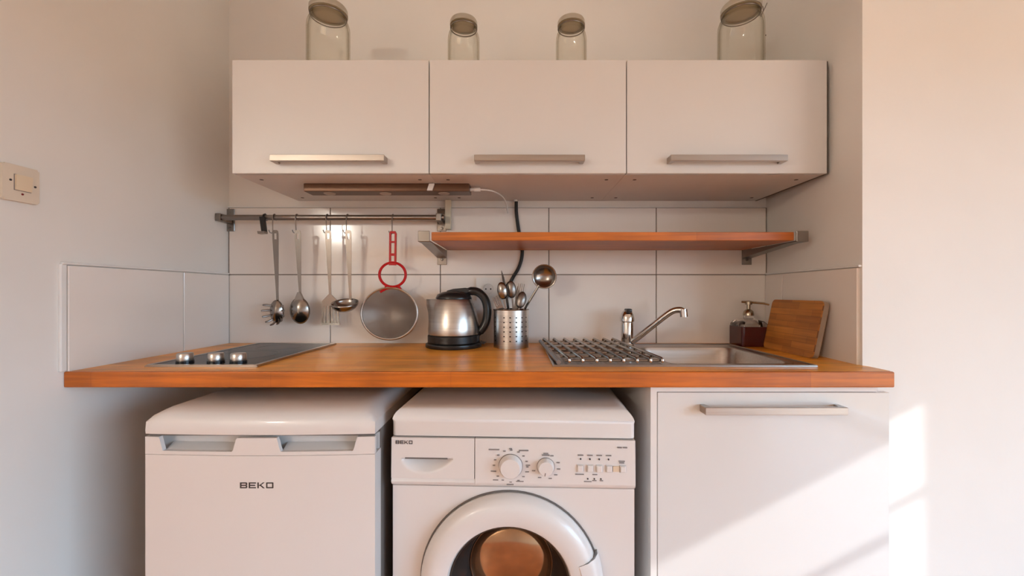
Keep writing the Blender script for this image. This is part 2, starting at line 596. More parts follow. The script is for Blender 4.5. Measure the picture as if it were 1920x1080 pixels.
# ================================================================== WORKTOP
ZC = 0.901
YF = 1.048
bm = newbm()
hx0, hx1 = -0.978, -0.700      # hob cut-out
sx0, sx1 = 0.107, 0.788        # sink cut-out
xs = [XL + 0.001, hx0, hx1, sx0, sx1, XR0 + 0.004]
ys = [YF + 0.014, 1.128, 1.14, 1.555, 1.59, YB - 0.006]
holes = [(1, 2), (1, 1), (1, 3), (3, 1), (3, 2)]
slab(bm, xs, ys, holes, ZC - 0.0395, ZC)
for v in bm.verts:
    if v.co.x > 0.9 and v.co.y > YR0:
        v.co.x = xr(v.co.y) - 0.002
    elif v.co.x > 0.9 and v.co.y > YR0 - 0.01:
        v.co.x = XR0 - 0.002
wt = tag(obj('worktop', bm, 'counter'), 'long orange butcher-block worktop running across the alcove', 'worktop')
obj('front_edge', B(XL + 0.001, XR0 + 0.004, YF, YF + 0.0138, ZC - 0.0395, ZC, bev=0.003, seg=2), 'counter_edge', wt)['label'] = 'deep orange front edge'

# ================================================================== WALL CABINETS
CY0 = 1.266
CZ0, CZ1 = 1.459, 1.802
cabs = [(-0.863, -0.2665, 'white gloss wall cabinet above the utensil rail, with the lamp bar beneath', (505, 720)),
        (-0.2665, 0.330, 'white gloss wall cabinet between the two outer wall cabinets', (889, 1097)),
        (0.330, 0.937, 'white gloss wall cabinet above the sink, beside the alcove corner', (1258, 1478))]
def bar_handle(parent, xc, z, half, yface, hgt=0.0185):
    """flat bar on two short mitred feet; yface is the door face it stands on"""
    bm = newbm()
    pts = [(-half, yface), (-half + 0.012, yface), (-half + 0.016, yface - 0.024), (half - 0.016, yface - 0.024), (half - 0.012, yface), (half, yface), (half, yface - 0.034), (-half, yface - 0.034)]
    prism(bm, pts, 'z', -hgt / 2, hgt / 2)
    for v in bm.verts:
        v.co.x += xc
        v.co.z += z
    bmesh.ops.bevel(bm, geom=bm.edges[:], offset=0.001, segments=1, affect='EDGES')
    return obj('handle', bm, 'handle', parent)
for i, (x0, x1, lab, hp) in enumerate(cabs):
    t = thing('wall_cabinet', lab, 'cabinet', ((x0 + x1) / 2, CY0, CZ0), group='wall cabinets in a row')
    hw = (x1 - x0) / 2
    d0, d1 = 0.0195, YB - CY0 + 0.003
    h = CZ1 - CZ0
    obj('side_panel', B(-hw + 0.0005, -hw + 0.016, d0, d1, 0.016, h - 0.018), 'carcass', t)
    obj('side_panel', B(hw - 0.016, hw - 0.0005, d0, d1, 0.016, h - 0.018), 'carcass', t)
    bp = obj('bottom_panel', B(-hw + 0.0005, hw - 0.0005, d0, d1, 0.001, 0.016), 'carcass', t)
    obj('top_panel', B(-hw + 0.0005, hw - 0.0005, d0, d1, h - 0.018, h - 0.002), 'carcass', t)
    obj('back_panel', B(-hw + 0.016, hw - 0.016, d1 - 0.006, d1, 0.016, h - 0.018), 'carcass', t)
    for sx in (-hw + 0.045, hw - 0.045):
        for yy in (0.075, 0.33):
            obj('screw_cap', lathe([(0, -0.0012), (0.006, -0.0008), (0.006, 0.0005)], 10), 'seam', bp, (sx, yy, 0.001))
    dr = obj('door', B(-hw + 0.0013, hw - 0.0013, 0, 0.018, 0, h, bev=0.0012, seg=1), 'gloss', t)
    ya = CY0 - 0.034
    xa, xb = P(hp[0], 0, ya)[0], P(hp[1], 0, ya)[0]
    zc = P(0, 295.5, ya)[1]
    bar_handle(dr, (xa + xb) / 2 - (x0 + x1) / 2, zc - CZ0, (xb - xa) / 2, 0)
    if i == 2:
        obj('edge_strip', B(hw, hw + 0.004, 0.004, d1, 0.0, h - 0.002), 'carcass_edge', t)

# --- lamp bar under the cabinet
lx0, lx1 = P(569, 0, 1.384)[0], P(880, 0, 1.384)[0]
t = thing('cabinet_light', 'bronze under-cabinet lamp bar fixed below the wall cabinets', 'lamp', ((lx0 + lx1) / 2, 1.384, CZ0))
lw = (lx1 - lx0) / 2
hb = obj('housing', B(-lw, lw, 0, 0.062, -0.0255, 0.0005, bev=0.002), 'lampbar', t)
for px in (617, 722, 832):
    lx = P(px, 0, 1.41)[0] - (lx0 + lx1) / 2
    bm = lathe([(0, -0.0035), (0.016, -0.0030), (0.019, -0.001), (0.019, 0.001)], 18)
    obj('spot_lens', bm, 'lens', hb, (lx, 0.03, -0.0255), smooth=True)
bm = newbm()
tube(bm, [(lw - 0.001, 0.03, -0.013), (lw + 0.012, 0.03, -0.013)], 0.006, 10)
tube(bm, [(lw + 0.012, 0.03, -0.013), (lw + 0.034, 0.03, -0.013)], 0.0075, 10)
obj('connector', bm, 'white', t, smooth=True)
bm = newbm()
tube(bm, smooth_path([(lw + 0.034, 0.03, -0.013), (lw + 0.07, 0.05, -0.012), (lw + 0.10, 0.14, -0.008), (lw + 0.115, 0.2, -0.02), (lw + 0.12, 0.25, -0.05)]), 0.0028, 6)
obj('cable', bm, 'white', t, smooth=True)
xx, zz = P(806, 349, 1.37)
bm = newbm()
prism(bm, [(-0.011, -0.012), (0.006, -0.012), (0.013, 0.010), (-0.004, 0.010)], 'y', -0.004, 0.004)
tg = obj('pull_tag', bm, 'white', t, (xx - (lx0 + lx1) / 2, -0.0045, zz - CZ0))
bm = newbm()
tube(bm, smooth_path([(0.004, 0, 0.009), (0.010, 0.001, 0.016), (0.016, 0.004, 0.022)], 4), 0.0022, 6)
obj('tag_cord', bm, 'darksteel', tg, smooth=True)

# cream trunking running from the cabinets down to the rail end
x, z = P(836, 428, 1.60)
tag(obj('cable_trunking', B(-0.011, 0.011, -0.012, 0.012, 0, CZ0 - z - 0.001, bev=0.002), 'cream', None, (x + 0.004, 1.631, z)),
    'short cream cable trunking dropping from the cabinets to the rail end', 'trunking')

# ================================================================== JARS
def jar(px, lid_top, pw, Y, lidw, label, clip=False):
    z0 = CZ1 - 0.0015
    R = pw / 2 / F * Y
    RL = lidw / 2 / F * Y
    x, ztop = P(px, lid_top, Y)[0], P(px, lid_top, Y - RL * .9)[1]
    h = ztop - z0
    t = thing('glass_jar', label, 'jar', (x, Y, z0), group='jars on top of the wall cabinets')
    lh = 0.30 * RL + 0.006
    hs = h - lh
    ne = RL * 0.90
    prof = [(0, 0.001), (R * .85, 0.001), (R * .97, 0.006), (R, 0.02), (R, hs - 0.052), (R * .985, hs - 0.040), (R * .93, hs - 0.028), (ne + .002, hs - 0.018), (ne, hs - 0.012), (ne, hs)]
    inn = [(ne - .004, hs), (ne - .004, hs - 0.012), (ne - .002, hs - 0.019), (R * .93 - .004, hs - 0.03), (R - .004, hs - 0.053), (R - .004, 0.022), (R * .95 - .004, 0.010), (0, 0.009)]
    obj('body', lathe(prof + inn, 40), 'glass', t, smooth=True)
    obj('seal', lathe([(ne - .004, hs), (ne + .003, hs), (ne + .003, hs + 0.004), (ne - .004, hs + 0.004)] , 32), 'lidunder', t, smooth=True)
    b = hs + 0.004
    ld = obj('lid', lathe([(0, h), (RL * .80, h), (RL * .95, h - .003), (RL, h - .008), (RL, b - .004), (RL * .955, b - .004), (RL * .95, b + .001), (0, b + .001)], 36), 'lid', t, smooth=True)
    obj('liner', lathe([(0, b - 0.0015), (ne - .006, b - 0.0015), (ne - .006, b + .001)], 28), 'lidunder', ld, smooth=True)
    bm = newbm()
    torus(bm, ne + 0.0025, 0.0018, 36, 6, 'z', 0, 0, hs - 0.008)
    if clip:
        s = 1
        tube(bm, smooth_path([(s * (ne + .002), 0, hs - .008), (s * (RL + .009), 0, hs - .004), (s * (RL + .012), 0, h - .006), (s * (RL + .002), 0, h + .003)], 4), 0.0016, 6)
        tube(bm, smooth_path([(s * (RL + .010), .01, hs - .006), (s * (RL + .022), .008, h - .004), (s * (RL + .028), 0.004, h + .012)], 4), 0.0016, 6)
    obj('wire_band', bm, 'darksteel', t, smooth=True)
    return t
jar(616, -8, 76, 1.40, 68, 'tall wide glass jar on the wall cabinet above the utensil rail')
jar(869.5, 23, 59, 1.38, 51, 'small lidded glass jar on the middle wall cabinet, nearer the utensil rail side')
jar(1071, 23, 57, 1.38, 51, 'small lidded glass jar on the middle wall cabinet, nearer the sink side')
jar(1389, -12, 80, 1.40, 70, 'tall wide glass jar with wire clip on the wall cabinet above the sink', True)

# ================================================================== SHELF
SY0, SY1 = 1.325, 1.634
SZ0 = 1.2635
SZ1 = SZ0 + 0.027
sxa, sxb = -0.272, 0.875
bm = newbm()
box(bm, sxa, sxb, SY0, SY1, SZ0, SZ1, bev=0.002)
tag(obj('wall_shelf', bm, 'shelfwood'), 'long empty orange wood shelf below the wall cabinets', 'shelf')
def bracket(x0, x1, cap_right, label):
    t = thing('shelf_bracket', label, 'bracket', ((x0 + x1) / 2, YB - 0.0045, SZ0))
    hw = (x1 - x0) / 2
    pl = obj('wall_plate', B(-hw, hw, -0.004, 0, -0.056, 0.062, bev=0.001, seg=1), 'polish', t)
    for zz in (-0.036, 0.050):
        obj('screw', lathe([(0, -0.003), (0.004, -0.0025), (0.0055, -0.0005), (0.0055, 0.001)], 10, 'y'), 'darksteel', pl, (0, -0.004, zz), smooth=True)
    d = SY0 - (YB - 0.0045)
    bm = newbm()
    # tapering arm under the board, then a lip that grips its front corner
    prism(bm, [(-0.004, -0.0005), (-0.004, -0.030), (-0.06, -0.024), (d + 0.05, -0.004), (d - 0.004, -0.004), (d - 0.004, -0.0005)], 'x', -hw, hw)
    obj('arm', bm, 'darksteel', t)
    obj('front_lip', B(-hw, hw, d - 0.0065, d - 0.0008, -0.004, 0.030, bev=0.0012, seg=1), 'polish', t)
    return t
bracket(-0.313, -0.276, False, 'steel shelf bracket beside the utensil rail end')
bracket(0.879, 0.917, True, 'steel shelf bracket in the alcove corner above the cutting board')

# ================================================================== RAIL AND HANGING UTENSILS
RY = 1.585
_, RZ = P(0, 408, RY)
rx0, rx1 = XL + 0.0095, P(833, 0, RY)[0]
t = thing('utensil_rail', 'long steel utensil rail mounted on the tiles', 'rail', ((rx0 + rx1) / 2, RY, RZ))
hl = (rx1 - rx0) / 2
bm = newbm()
tube(bm, [(-hl, 0, 0), (hl, 0, 0)], 0.0105, 14)
obj('rod', bm, 'darksteel', t, smooth=True)
for px in (434, 829):
    bx = P(px, 0, YB)[0] - (rx0 + rx1) / 2
    bk = obj('bracket', B(bx - 0.018, bx + 0.018, YB - 0.0095 - RY, YB - 0.0045 - RY, -0.044, 0.044, bev=0.0015, seg=1), 'polish', t)
    bm = newbm()
    box(bm, bx - 0.010, bx + 0.010, -0.014, YB - 0.0095 - RY, -0.014, 0.014, bev=0.002)
    obj('arm', bm, 'darksteel', bk)
    obj('screw', lathe([(0, -0.003), (0.005, -0.0025), (0.0065, -0.0005), (0.0065, 0.001)], 10, 'y'), 'darksteel', bk, (bx, YB - 0.0095 - RY, -0.033))
bm = newbm()
tube(bm, [(-hl - 0.0005, 0, 0), (-hl + 0.014, 0, 0)], 0.0135, 14)
obj('end_cap', bm, 'polish', t, smooth=True)

def hook(px, tip_py, label, lean=0.0):
    x, zt = P(px, tip_py, RY)
    bm = newbm()
    L = RZ - zt
    R = 0.0127
    pts = [(0, R * math.sin(a), R * math.cos(a)) for a in (2.4, 1.6, 0.8, 0.0, -0.8, -1.5)]
    pts += [(lean * 0.5, -R, -L * 0.5), (lean, -R, -L + 0.006), (lean - .002, -R - 0.003, -L), (lean - .006, -R - 0.008, -L + 0.002), (lean - .009, -R - .010, -L + 0.011)]
    tube(bm, smooth_path(pts, 4), 0.0019, 7)
    o = obj('hook', bm, 'darksteel', None, (x, RY, RZ), smooth=True)
    return tag(o, label, 'hook', 'hooks on the utensil rail')
hook(515, 438, 'thin steel hook on the rail carrying the pasta server')
hook(557, 438, 'thin steel hook on the rail carrying the serving spoon', 0.003)
hook(614, 438, 'thin steel hook on the rail carrying the slotted turner', 0.003)
hook(652, 438, 'thin steel hook on the rail carrying the small ladle')
hook(737, 440, 'thin steel hook on the rail carrying the red-handled sieve')

# black clip on the rail
x, z = P(491, 433, 1.56)
t = thing('rail_clip', 'empty black plastic clip hook on the rail beside the pasta server', 'hook', (x, RY, RZ))
bm = newbm()
prism(bm, [(-0.012, 0.0), (0.006, 0.0), (0.014, -0.058), (-0.004, -0.058)], 'y', -0.022, -0.013)
obj('tab', bm, 'black', t)
bm = newbm()
tube(bm, [(-0.003, 0.0128 * math.sin(a), 0.0128 * math.cos(a)) for a in (2.4, 1.6, 0.8, 0, -0.8, -1.5)], 0.0035, 8)
obj('grip', bm, 'black', t, smooth=True)
bm = newbm()
prism(bm, [(-0.012, -0.056), (0.014, -0.056), (0.014, -0.064), (-0.010, -0.066)], 'y', -0.034, -0.012)
obj('foot', bm, 'polish', t)

UY = RY - 0.0127
def hanging_handle(bm, z1, w_top=0.0112, w_mid=0.0075, w_low=0.0045, hole=(-0.012, -0.034), th=0.0024):
    """flat handle hanging from z=0 to z1, with a hanging slot"""
    rows = [(0.0, w_top * .55), (-0.004, w_top * .9), (hole[0], w_top), (hole[1], w_top), (-0.06, w_top * .92), (z1 * .55, w_mid), (z1 * .85, w_low), (z1, w_low * 1.05)]
    sl = w_top * 0.42
    for (za, wa), (zb, wb_) in zip(rows, rows[1:]):
        if abs(za - hole[0]) < 1e-6:
            quads = [[(-wa, za), (-sl, za), (-sl, zb), (-wb_, zb)], [(sl, za), (wa, za), (wb_, zb), (sl, zb)]]
        else:
            quads = [[(-wa, za), (wa, za), (wb_, zb), (-wb_, zb)]]
        for q in quads:
            prism(bm, q, 'y', -th / 2, th / 2)
    return bm

# handle top sits a little above the hook tip so that the hook passes through the slot
def utensil(name, px, label, lean=0.0):
    x, z = P(px, 431.5, UY - 0.006)
    return thing(name, label, 'utensil', (x, UY - 0.006, z), (0.075, lean, 0), 'utensils hanging from the rail')
def zof(py):
    return P(0, py, UY - 0.006)[1] - P(0, 431.5, UY - 0.006)[1]

# pasta server
t = utensil('pasta_server', 516, 'steel toothed pasta server hanging from the rail', 0.01)
ze = zof(566)
obj('handle', hanging_handle(newbm(), ze), 'polish', t)
bm = newbm()
cz = zof(585)
dish(bm, 0.0265, 0.044, 0.016, cz=cz, y0=-0.006, sign=-1)
hd = solid(obj('bowl', bm, 'polish', t, smooth=True), 0.0016)
for k in range(5):
    for s in (-1, 1):
        a = -PI / 2 + s * (0.30 + 0.46 * k)
        x0, z0 = 0.025 * math.cos(a), cz + 0.040 * math.sin(a)
        bm = newbm()
        ln = 0.021 if s < 0 else 0.012
        tube(bm, [(x0 * .9, -0.0085, z0 + .001), (x0 + ln * .6 * math.cos(a), -0.016, z0 + ln * .4 * math.sin(a)), (x0 + ln * math.cos(a), -0.028, z0 + ln * .5 * math.sin(a))], [.0040, .0038, .0030], 7)
        obj('tooth', bm, 'darksteel', hd, smooth=True)
# serving spoon
t = utensil('serving_spoon', 558, 'steel serving spoon with oval bowl hanging from the rail')
obj('handle', hanging_handle(newbm(), zof(560)), 'polish', t)
bm = newbm()
dish(bm, 0.040 * .96, 0.050, 0.017, cz=zof(583), y0=-0.006, sign=-1)
solid(obj('bowl', bm, 'polish', t, smooth=True), 0.0016)
bm = newbm()
prism(bm, [(-0.0045, zof(548)), (0.0045, zof(548)), (0.020, zof(566)), (-0.020, zof(566))], 'y', -0.012, -0.0005)
obj('shoulder', bm, 'polish', t)
# slotted turner
t = utensil('slotted_turner', 615, 'steel slotted turner hanging from the rail')
obj('handle', hanging_handle(newbm(), zof(556)), 'polish', t)
z0, z1, z2, z3 = zof(552), zof(565), zof(574), zof(609)
bm = newbm()
prism(bm, [(-0.005, z0), (0.005, z0), (0.030, z1), (0.030, z2), (-0.030, z2), (-0.030, z1)], 'y', -0.004, -0.001)
bl = obj('blade', bm, 'polish', t)
for k in range(6):
    xa = -0.030 + k * 0.0106
    bm = newbm()
    f = 1.18
    prism(bm, [(xa, z2), (xa + 0.0062, z2), ((xa + 0.0062) * f, z3), (xa * f, z3)], 'y', -0.004, -0.001)
    obj('tine', bm, 'polish', bl)
bm = newbm()
prism(bm, [(-0.030 * 1.18, z3 + .004), (0.0292 * 1.18, z3 + .004), (0.0285 * 1.18, z3 - 0.003), (-0.029 * 1.18, z3 - 0.003)], 'y', -0.0042, -0.0008)
obj('tip', bm, 'polish', bl)
# small ladle
t = utensil('small_ladle', 653, 'steel ladle with shallow upturned bowl hanging from the rail')
obj('handle', hanging_handle(newbm(), zof(562)), 'polish', t)
bm = newbm()
zz = zof(564)
prof = [(0.048 * math.sin(a), -0.034 * math.cos(a)) for a in [PI / 2 * k / 7 for k in range(8)]]
lathe(prof, 28, bm=bm)
bw = solid(obj('bowl', bm, 'polish', t, (-0.004, -0.043, zz - 0.003), (0.22, 0, 0), smooth=True), 0.0016)
# sieve
x, z = P(737, 433.5, UY - 0.006)
t = thing('sieve', 'round mesh sieve with red plastic handle hanging from the rail', 'sieve', (x, UY - 0.006, z), (0, 0.012, 0))
def zs(py):
    return P(0, py, UY - 0.006)[1] - z
bm = newbm()
zt, zb = 0.0, zs(496)
hwid = 0.0132
for s in (-1, 1):
    prism(bm, [(s * hwid, zt - .008), (s * hwid * .5, zt - .008), (s * hwid * .5, zb), (s * hwid, zb)], 'y', -0.004, 0.004)
for za, zc_ in ((0.0, -0.009), (-0.037, -0.044), (-0.083, -0.092), (zb + 0.012, zb - 0.003)):
    prism(bm, [(-hwid, zc_), (hwid, zc_), (hwid * (.7 if za == 0 else 1), za), (-hwid * (.7 if za == 0 else 1), za)], 'y', -0.0042, 0.0042)
hd = obj('handle', bm, 'red', t)
bm = newbm()
czr = zs(515)
torus(bm, 0.049, 0.0052, 40, 8, 'y', 0, 0, czr, 1.0, 0.92)
obj('handle_loop', bm, 'red', hd, smooth=True)
bm = newbm()
for s in (-1, 1):
    tube(bm, [(s * 0.022, 0, zs(536)), (s * 0.034, 0.003, zs(545))], 0.0048, 8)
tube(bm, smooth_path([(-0.046, 0.004, zs(548)), (-0.02, 0.003, zs(541)), (0.02, 0.003, zs(541)), (0.046, 0.004, zs(548))], 4), 0.0042, 8)
obj('handle_clip', bm, 'red', hd, smooth=True)
czs = zs(588)
bm = newbm()
R = 0.105
torus(bm, R, 0.0045, 56, 8, 'y', 0, 0, 0, 1, 0.92)
rim = obj('rim', bm, 'steel', t, (-0.010, 0.0, czs), (0, 0, 0), smooth=True)
bm = newbm()
dish(bm, R - 0.002, (R - 0.002) * 0.92, 0.048, 8, 44, 0, 0, 0, 1)
obj('mesh', bm, 'gauze', rim, smooth=True)

# ================================================================== SOCKET AND CORD
x, z = P(916, 542, YB)
t = thing('power_socket', 'white wall socket on the tiles behind the kettle', 'socket', (x, YB - 0.0042, z))
bm = newbm()
prism(bm, rrect(-0.047, 0.047, -0.044, 0.044, 0.005), 'y', -0.010, 0)
obj('plate', bm, 'white', t)
obj('well', lathe([(0.021, -0.0102), (0.0235, -0.013), (0.0205, -0.013), (0.0195, -0.0102)], 28, 'y'), 'white', t, smooth=True)
obj('recess', lathe([(0, -0.0105), (0.0195, -0.0105), (0.0195, -0.0099)], 24, 'y'), 'appl_grey', t)
for s in (-1, 1):
    obj('pin_hole', lathe([(0, -0.0112), (0.003, -0.0112), (0.003, -0.0104)], 10, 'y'), 'hole', t, (s * 0.0095, 0, 0))
YW = YB - 0.0115
def W(px, py, Y=YW):
    xx_, zz_ = P(px, py, Y)
    return (xx_, Y, zz_)
t = thing('electrical_lead', 'black electrical lead running down the tiles behind the wooden shelf', 'cord', W(968, 376))
o0 = Vector(W(968, 376))
bm = newbm()
tube(bm, [Vector(p) - o0 for p in smooth_path([W(968, 372), W(968, 395), W(970, 415), W(974, 440), W(979, 465), W(978, 485), W(972, 503), W(962, 520), W(955, 534)], 5)], 0.0066, 8)
obj('cord', bm, 'rubber', t, smooth=True)
bm = newbm()
tube(bm, [Vector(W(967, 371.8, YW)) - o0, Vector(W(967, 378, YW)) - o0], 0.0085, 10)
obj('sleeve', bm, 'white', t, smooth=True)
bm = newbm()
tube(bm, [Vector(W(957, 530, YW - .003)) - o0, Vector(W(950, 545, YW - .01)) - o0, Vector(W(945, 556, YW - .012)) - o0], [0.010, 0.017, 0.018], 12)
obj('plug', bm, 'rubber', t, smooth=True)

# ================================================================== HOB
hxa, hxb = -0.989, -0.690
hya, hyb = 1.112, 1.600
t = thing('cooktop', 'black two-zone electric cooktop set into the worktop', 'cooktop', ((hxa + hxb) / 2, (hya + hyb) / 2, ZC))
hw, hd_ = (hxb - hxa) / 2, (hyb - hya) / 2
bm = newbm()
slab(bm, [-hw, -hw + 0.012, hw - 0.012, hw], [-hd_, -hd_ + 0.010, hd_ - 0.010, hd_], [(1, 1)], 0.0003, 0.0065)
bmesh.ops.bevel(bm, geom=[e for e in bm.edges if abs(e.verts[0].co.z - e.verts[1].co.z) < 1e-6 and e.verts[0].co.z > .006 and (all(abs(abs(v.co.x) - hw) < 1e-6 for v in e.verts) or all(abs(abs(v.co.y) - hd_) < 1e-6 for v in e.verts))], offset=0.003, segments=2, affect='EDGES')
obj('steel_frame', bm, 'sink', t)
obj('glass_plate', B(-hw + 0.012, hw - 0.012, -hd_ + 0.085, hd_ - 0.010, 0.0006, 0.0055), 'cooktop', t)
pn = obj('control_panel', B(-hw + 0.012, hw - 0.012, -hd_ + 0.010, -hd_ + 0.0845, 0.0006, 0.0056), 'cooktop', t)
for yy, rr in ((-0.055, 0.088), (0.125, 0.072)):
    bm = newbm()
    lathe([(rr - .0025, 0.0054), (rr - .0025, 0.0058), (rr, 0.0058), (rr, 0.0054)], 44, bm=bm)
    obj('zone_ring', bm, 'ring', t, (0, yy, 0))
for px in (347, 405, 447):
    Yk = hya + 0.048
    kx = P(px, 0, Yk)[0] - (hxa + hxb) / 2
    k = obj('knob', lathe([(0.0195, 0.010), (0.0200, 0.012), (0.0195, 0.028), (0.0175, 0.031), (0, 0.031)], 24), 'steel', pn, (kx, -hd_ + 0.048, 0), smooth=True)
    obj('knob_skirt', lathe([(0, 0.0056), (0.021, 0.0056), (0.021, 0.0102), (0, 0.0102)], 24), 'black', k)

# ================================================================== SINK
kx0, kx1, ky0, ky1 = 0.095, 0.800, 1.116, 1.585
bx0, bx1, by0, by1 = 0.420, 0.762, 1.150, 1.505
t = thing('sink', 'inset stainless steel sink with basin and drainer set in the worktop', 'sink', (kx0, ky0, ZC))
def loc2(p, z=0.0):
    return (p[0] - kx0, p[1] - ky0, z)
# rim plate: rectangular outline bridged to the rounded basin mouth and to the drainer mouth
bm = newbm()
slab(bm, [0, 0.022, 0.300, bx0 - kx0, bx1 - kx0, kx1 - kx0], [0, 0.022, by0 - ky0, by1 - ky0, ky1 - ky0], [(1, 1), (1, 2), (3, 2)], 0.0006, 0.0032)
obj('rim', bm, 'sink', t)
bm = newbm()
for (a, b, c, d) in ((0, kx1 - kx0, 0, 0.006), (0, kx1 - kx0, ky1 - ky0 - 0.006, ky1 - ky0), (0, 0.006, 0.006, ky1 - ky0 - 0.006), (kx1 - kx0 - 0.006, kx1 - kx0, 0.006, ky1 - ky0 - 0.006)):
    box(bm, a, b, c, d, 0.003, 0.0055, bev=0.001, seg=1)
obj('raised_edge', bm, 'sink', t)
# basin
bm = newbm()
rings = []
for (ins, zz, r) in ((-0.001, 0.0034, 0.02), (0.004, 0.001, 0.045), (0.008, -0.012, 0.05), (0.020, -0.128, 0.055), (0.032, -0.142, 0.05), (0.055, -0.146, 0.04), (0.12, -0.149, 0.02)):
    rings.append([bm.verts.new(loc2(p, zz)) for p in rrect(bx0 + ins, bx1 - ins, by0 + ins, by1 - ins, r)])
for A, Bq in zip(rings, rings[1:]):
    n = len(A)
    for k in range(n):
        bm.faces.new((A[k], A[(k + 1) % n], Bq[(k + 1) % n], Bq[k]))
bm.faces.new(rings[-1])
bs = obj('basin', bm, 'sink', t, smooth=True)
obj('drain', lathe([(0, 0.0012), (0.030, 0.0012), (0.036, 0.002), (0.038, 0)], 24), 'chrome', bs, loc2(((bx0 + bx1) / 2, (by0 + by1) / 2), -0.149), smooth=True)
# drainer
bm = newbm()
xs_ = [0.022, 0.028, 0.294, 0.300]
bxd = [(0.022, 0.3), ]
vtop = [bm.verts.new((a, b, 0.001)) for a, b in ((0.022, 0.022), (0.300, 0.022), (0.300, by1 - ky0), (0.022, by1 - ky0))]
vlow = [bm.verts.new((a, b, -0.009)) for a, b in ((0.030, 0.030), (0.292, 0.030), (0.292, by1 - ky0 - .008), (0.030, by1 - ky0 - .008))]
for k in range(4):
    bm.faces.new((vtop[k], vtop[(k + 1) % 4], vlow[(k + 1) % 4], vlow[k]))
bm.faces.new(vlow)
dn = obj('drainer', bm, 'sink', t)
for k in range(7):
    xk = 0.05 + k * 0.036
    bm = newbm()
    prism(bm, [(xk - 0.007, -0.009), (xk + 0.007, -0.009), (xk + 0.003, -0.0045), (xk - 0.003, -0.0045)], 'y', 0.045, by1 - ky0 - 0.02)
    obj('drainer_rib', bm, 'sink', dn)
# wire rack over the drainer
t = thing('drying_rack', 'steel rod drying rack lying over the sink drainer', 'rack', (0.112, 1.13, ZC + 0.0036))
zb_, zt_ = 0.004, 0.0165
for i, (pf, pb) in enumerate(zip((1067, 1092, 1118, 1143, 1168, 1193, 1218, 1240), (1019, 1038, 1057, 1076, 1094, 1112, 1130, 1147))):
    xf = P(pf, 0, 1.135)[0] - 0.112
    xb = (pb - 970) / F * 1.575 - 0.112
    bm = newbm()
    tube(bm, [(xf, -0.004, zt_ - 0.006), (xf, 0.004, zt_), (xb, 0.43, zt_ + 0.006), (xb - .001, 0.437, zt_)], 0.0042, 8)
    rod = obj('rod', bm, 'polish', t, smooth=True)
    obj('rod_end', lathe([(0, -0.006), (0.004, -0.005), (0.0056, 0), (0.004, 0.005), (0, 0.006)], 10), 'chrome', rod, (xf, -0.004, zt_ - 0.005), smooth=True)
for k in range(7):
    yk = 0.008 + k * 0.066
    f = yk / 0.437
    xa = (1067 - 970) / F * 1.135 * (1 - f) + (1019 - 970) / F * 1.575 * f - 0.112 - 0.010
    xb = (1240 - 970) / F * 1.135 * (1 - f) + (1147 - 970) / F * 1.575 * f - 0.112 + 0.008
    bm = newbm()
    tube(bm, [(xa, yk, zt_ - 0.0068 + f * .006), (xb, yk, zt_ - 0.0068 + f * .006)], 0.0028, 8)
    obj('cross_rod', bm, 'polish', t, smooth=True)
bm = newbm()
xa, xb = P(1047, 0, 1.135)[0] - 0.112, (1013 - 970) / F * 1.575 - 0.112
tube(bm, [(xa, -0.006, 0.0072), (xb, 0.435, 0.0125)], 0.0066, 10)
obj('side_rod', bm, 'darksteel', t, smooth=True)

# --- tap
TX, TY = P(1176, 0, 1.548)[0], 1.548
t = thing('kitchen_tap', 'chrome mixer tap with angled spout behind the sink', 'tap', (TX, TY, ZC + 0.0032))
obj('base', lathe([(0, 0), (0.027, 0), (0.027, 0.004), (0.023, 0.010), (0, 0.010)], 26), 'chrome', t, smooth=True)
obj('column', lathe([(0.0215, 0.010), (0.0225, 0.02), (0.0225, 0.082), (0.0215, 0.086)], 28), 'chrome', t, smooth=True)
lv = obj('lever_cap', lathe([(0.0215, 0.086), (0.0262, 0.089), (0.0262, 0.101), (0.0235, 0.114), (0.018, 0.124), (0.012, 0.129), (0, 0.131)], 28), 'chrome', t, smooth=True)
bm = newbm()
box(bm, -0.011, 0.011, -0.030, 0.004, 0.122, 0.136, bev=0.004)
obj('lever', bm, 'black', lv, smooth=True)
def T(px, py, Y):
    xx_, zz_ = P(px, py, Y)
    return (xx_ - TX, Y - TY, zz_ - ZC - 0.0032)
bm = newbm()
path = [T(1186, 640.5, 1.534), T(1200, 629.7, 1.515), T(1222, 612.2, 1.49), T(1246, 593.2, 1.466), T(1262, 583, 1.452), T(1275, 581, 1.442), T(1281, 584, 1.437)]
tube(bm, smooth_path(path, 5), 0.0108, 14)
sp = obj('spout', bm, 'chrome', t, smooth=True)
bm = newbm()
e = Vector(T(1281, 582, 1.437))
tube(bm, [e + Vector((0, 0, 0.004)), e + Vector((0.002, -0.001, -0.022))], 0.0128, 16)
obj('aerator', bm, 'chrome', sp, smooth=True)

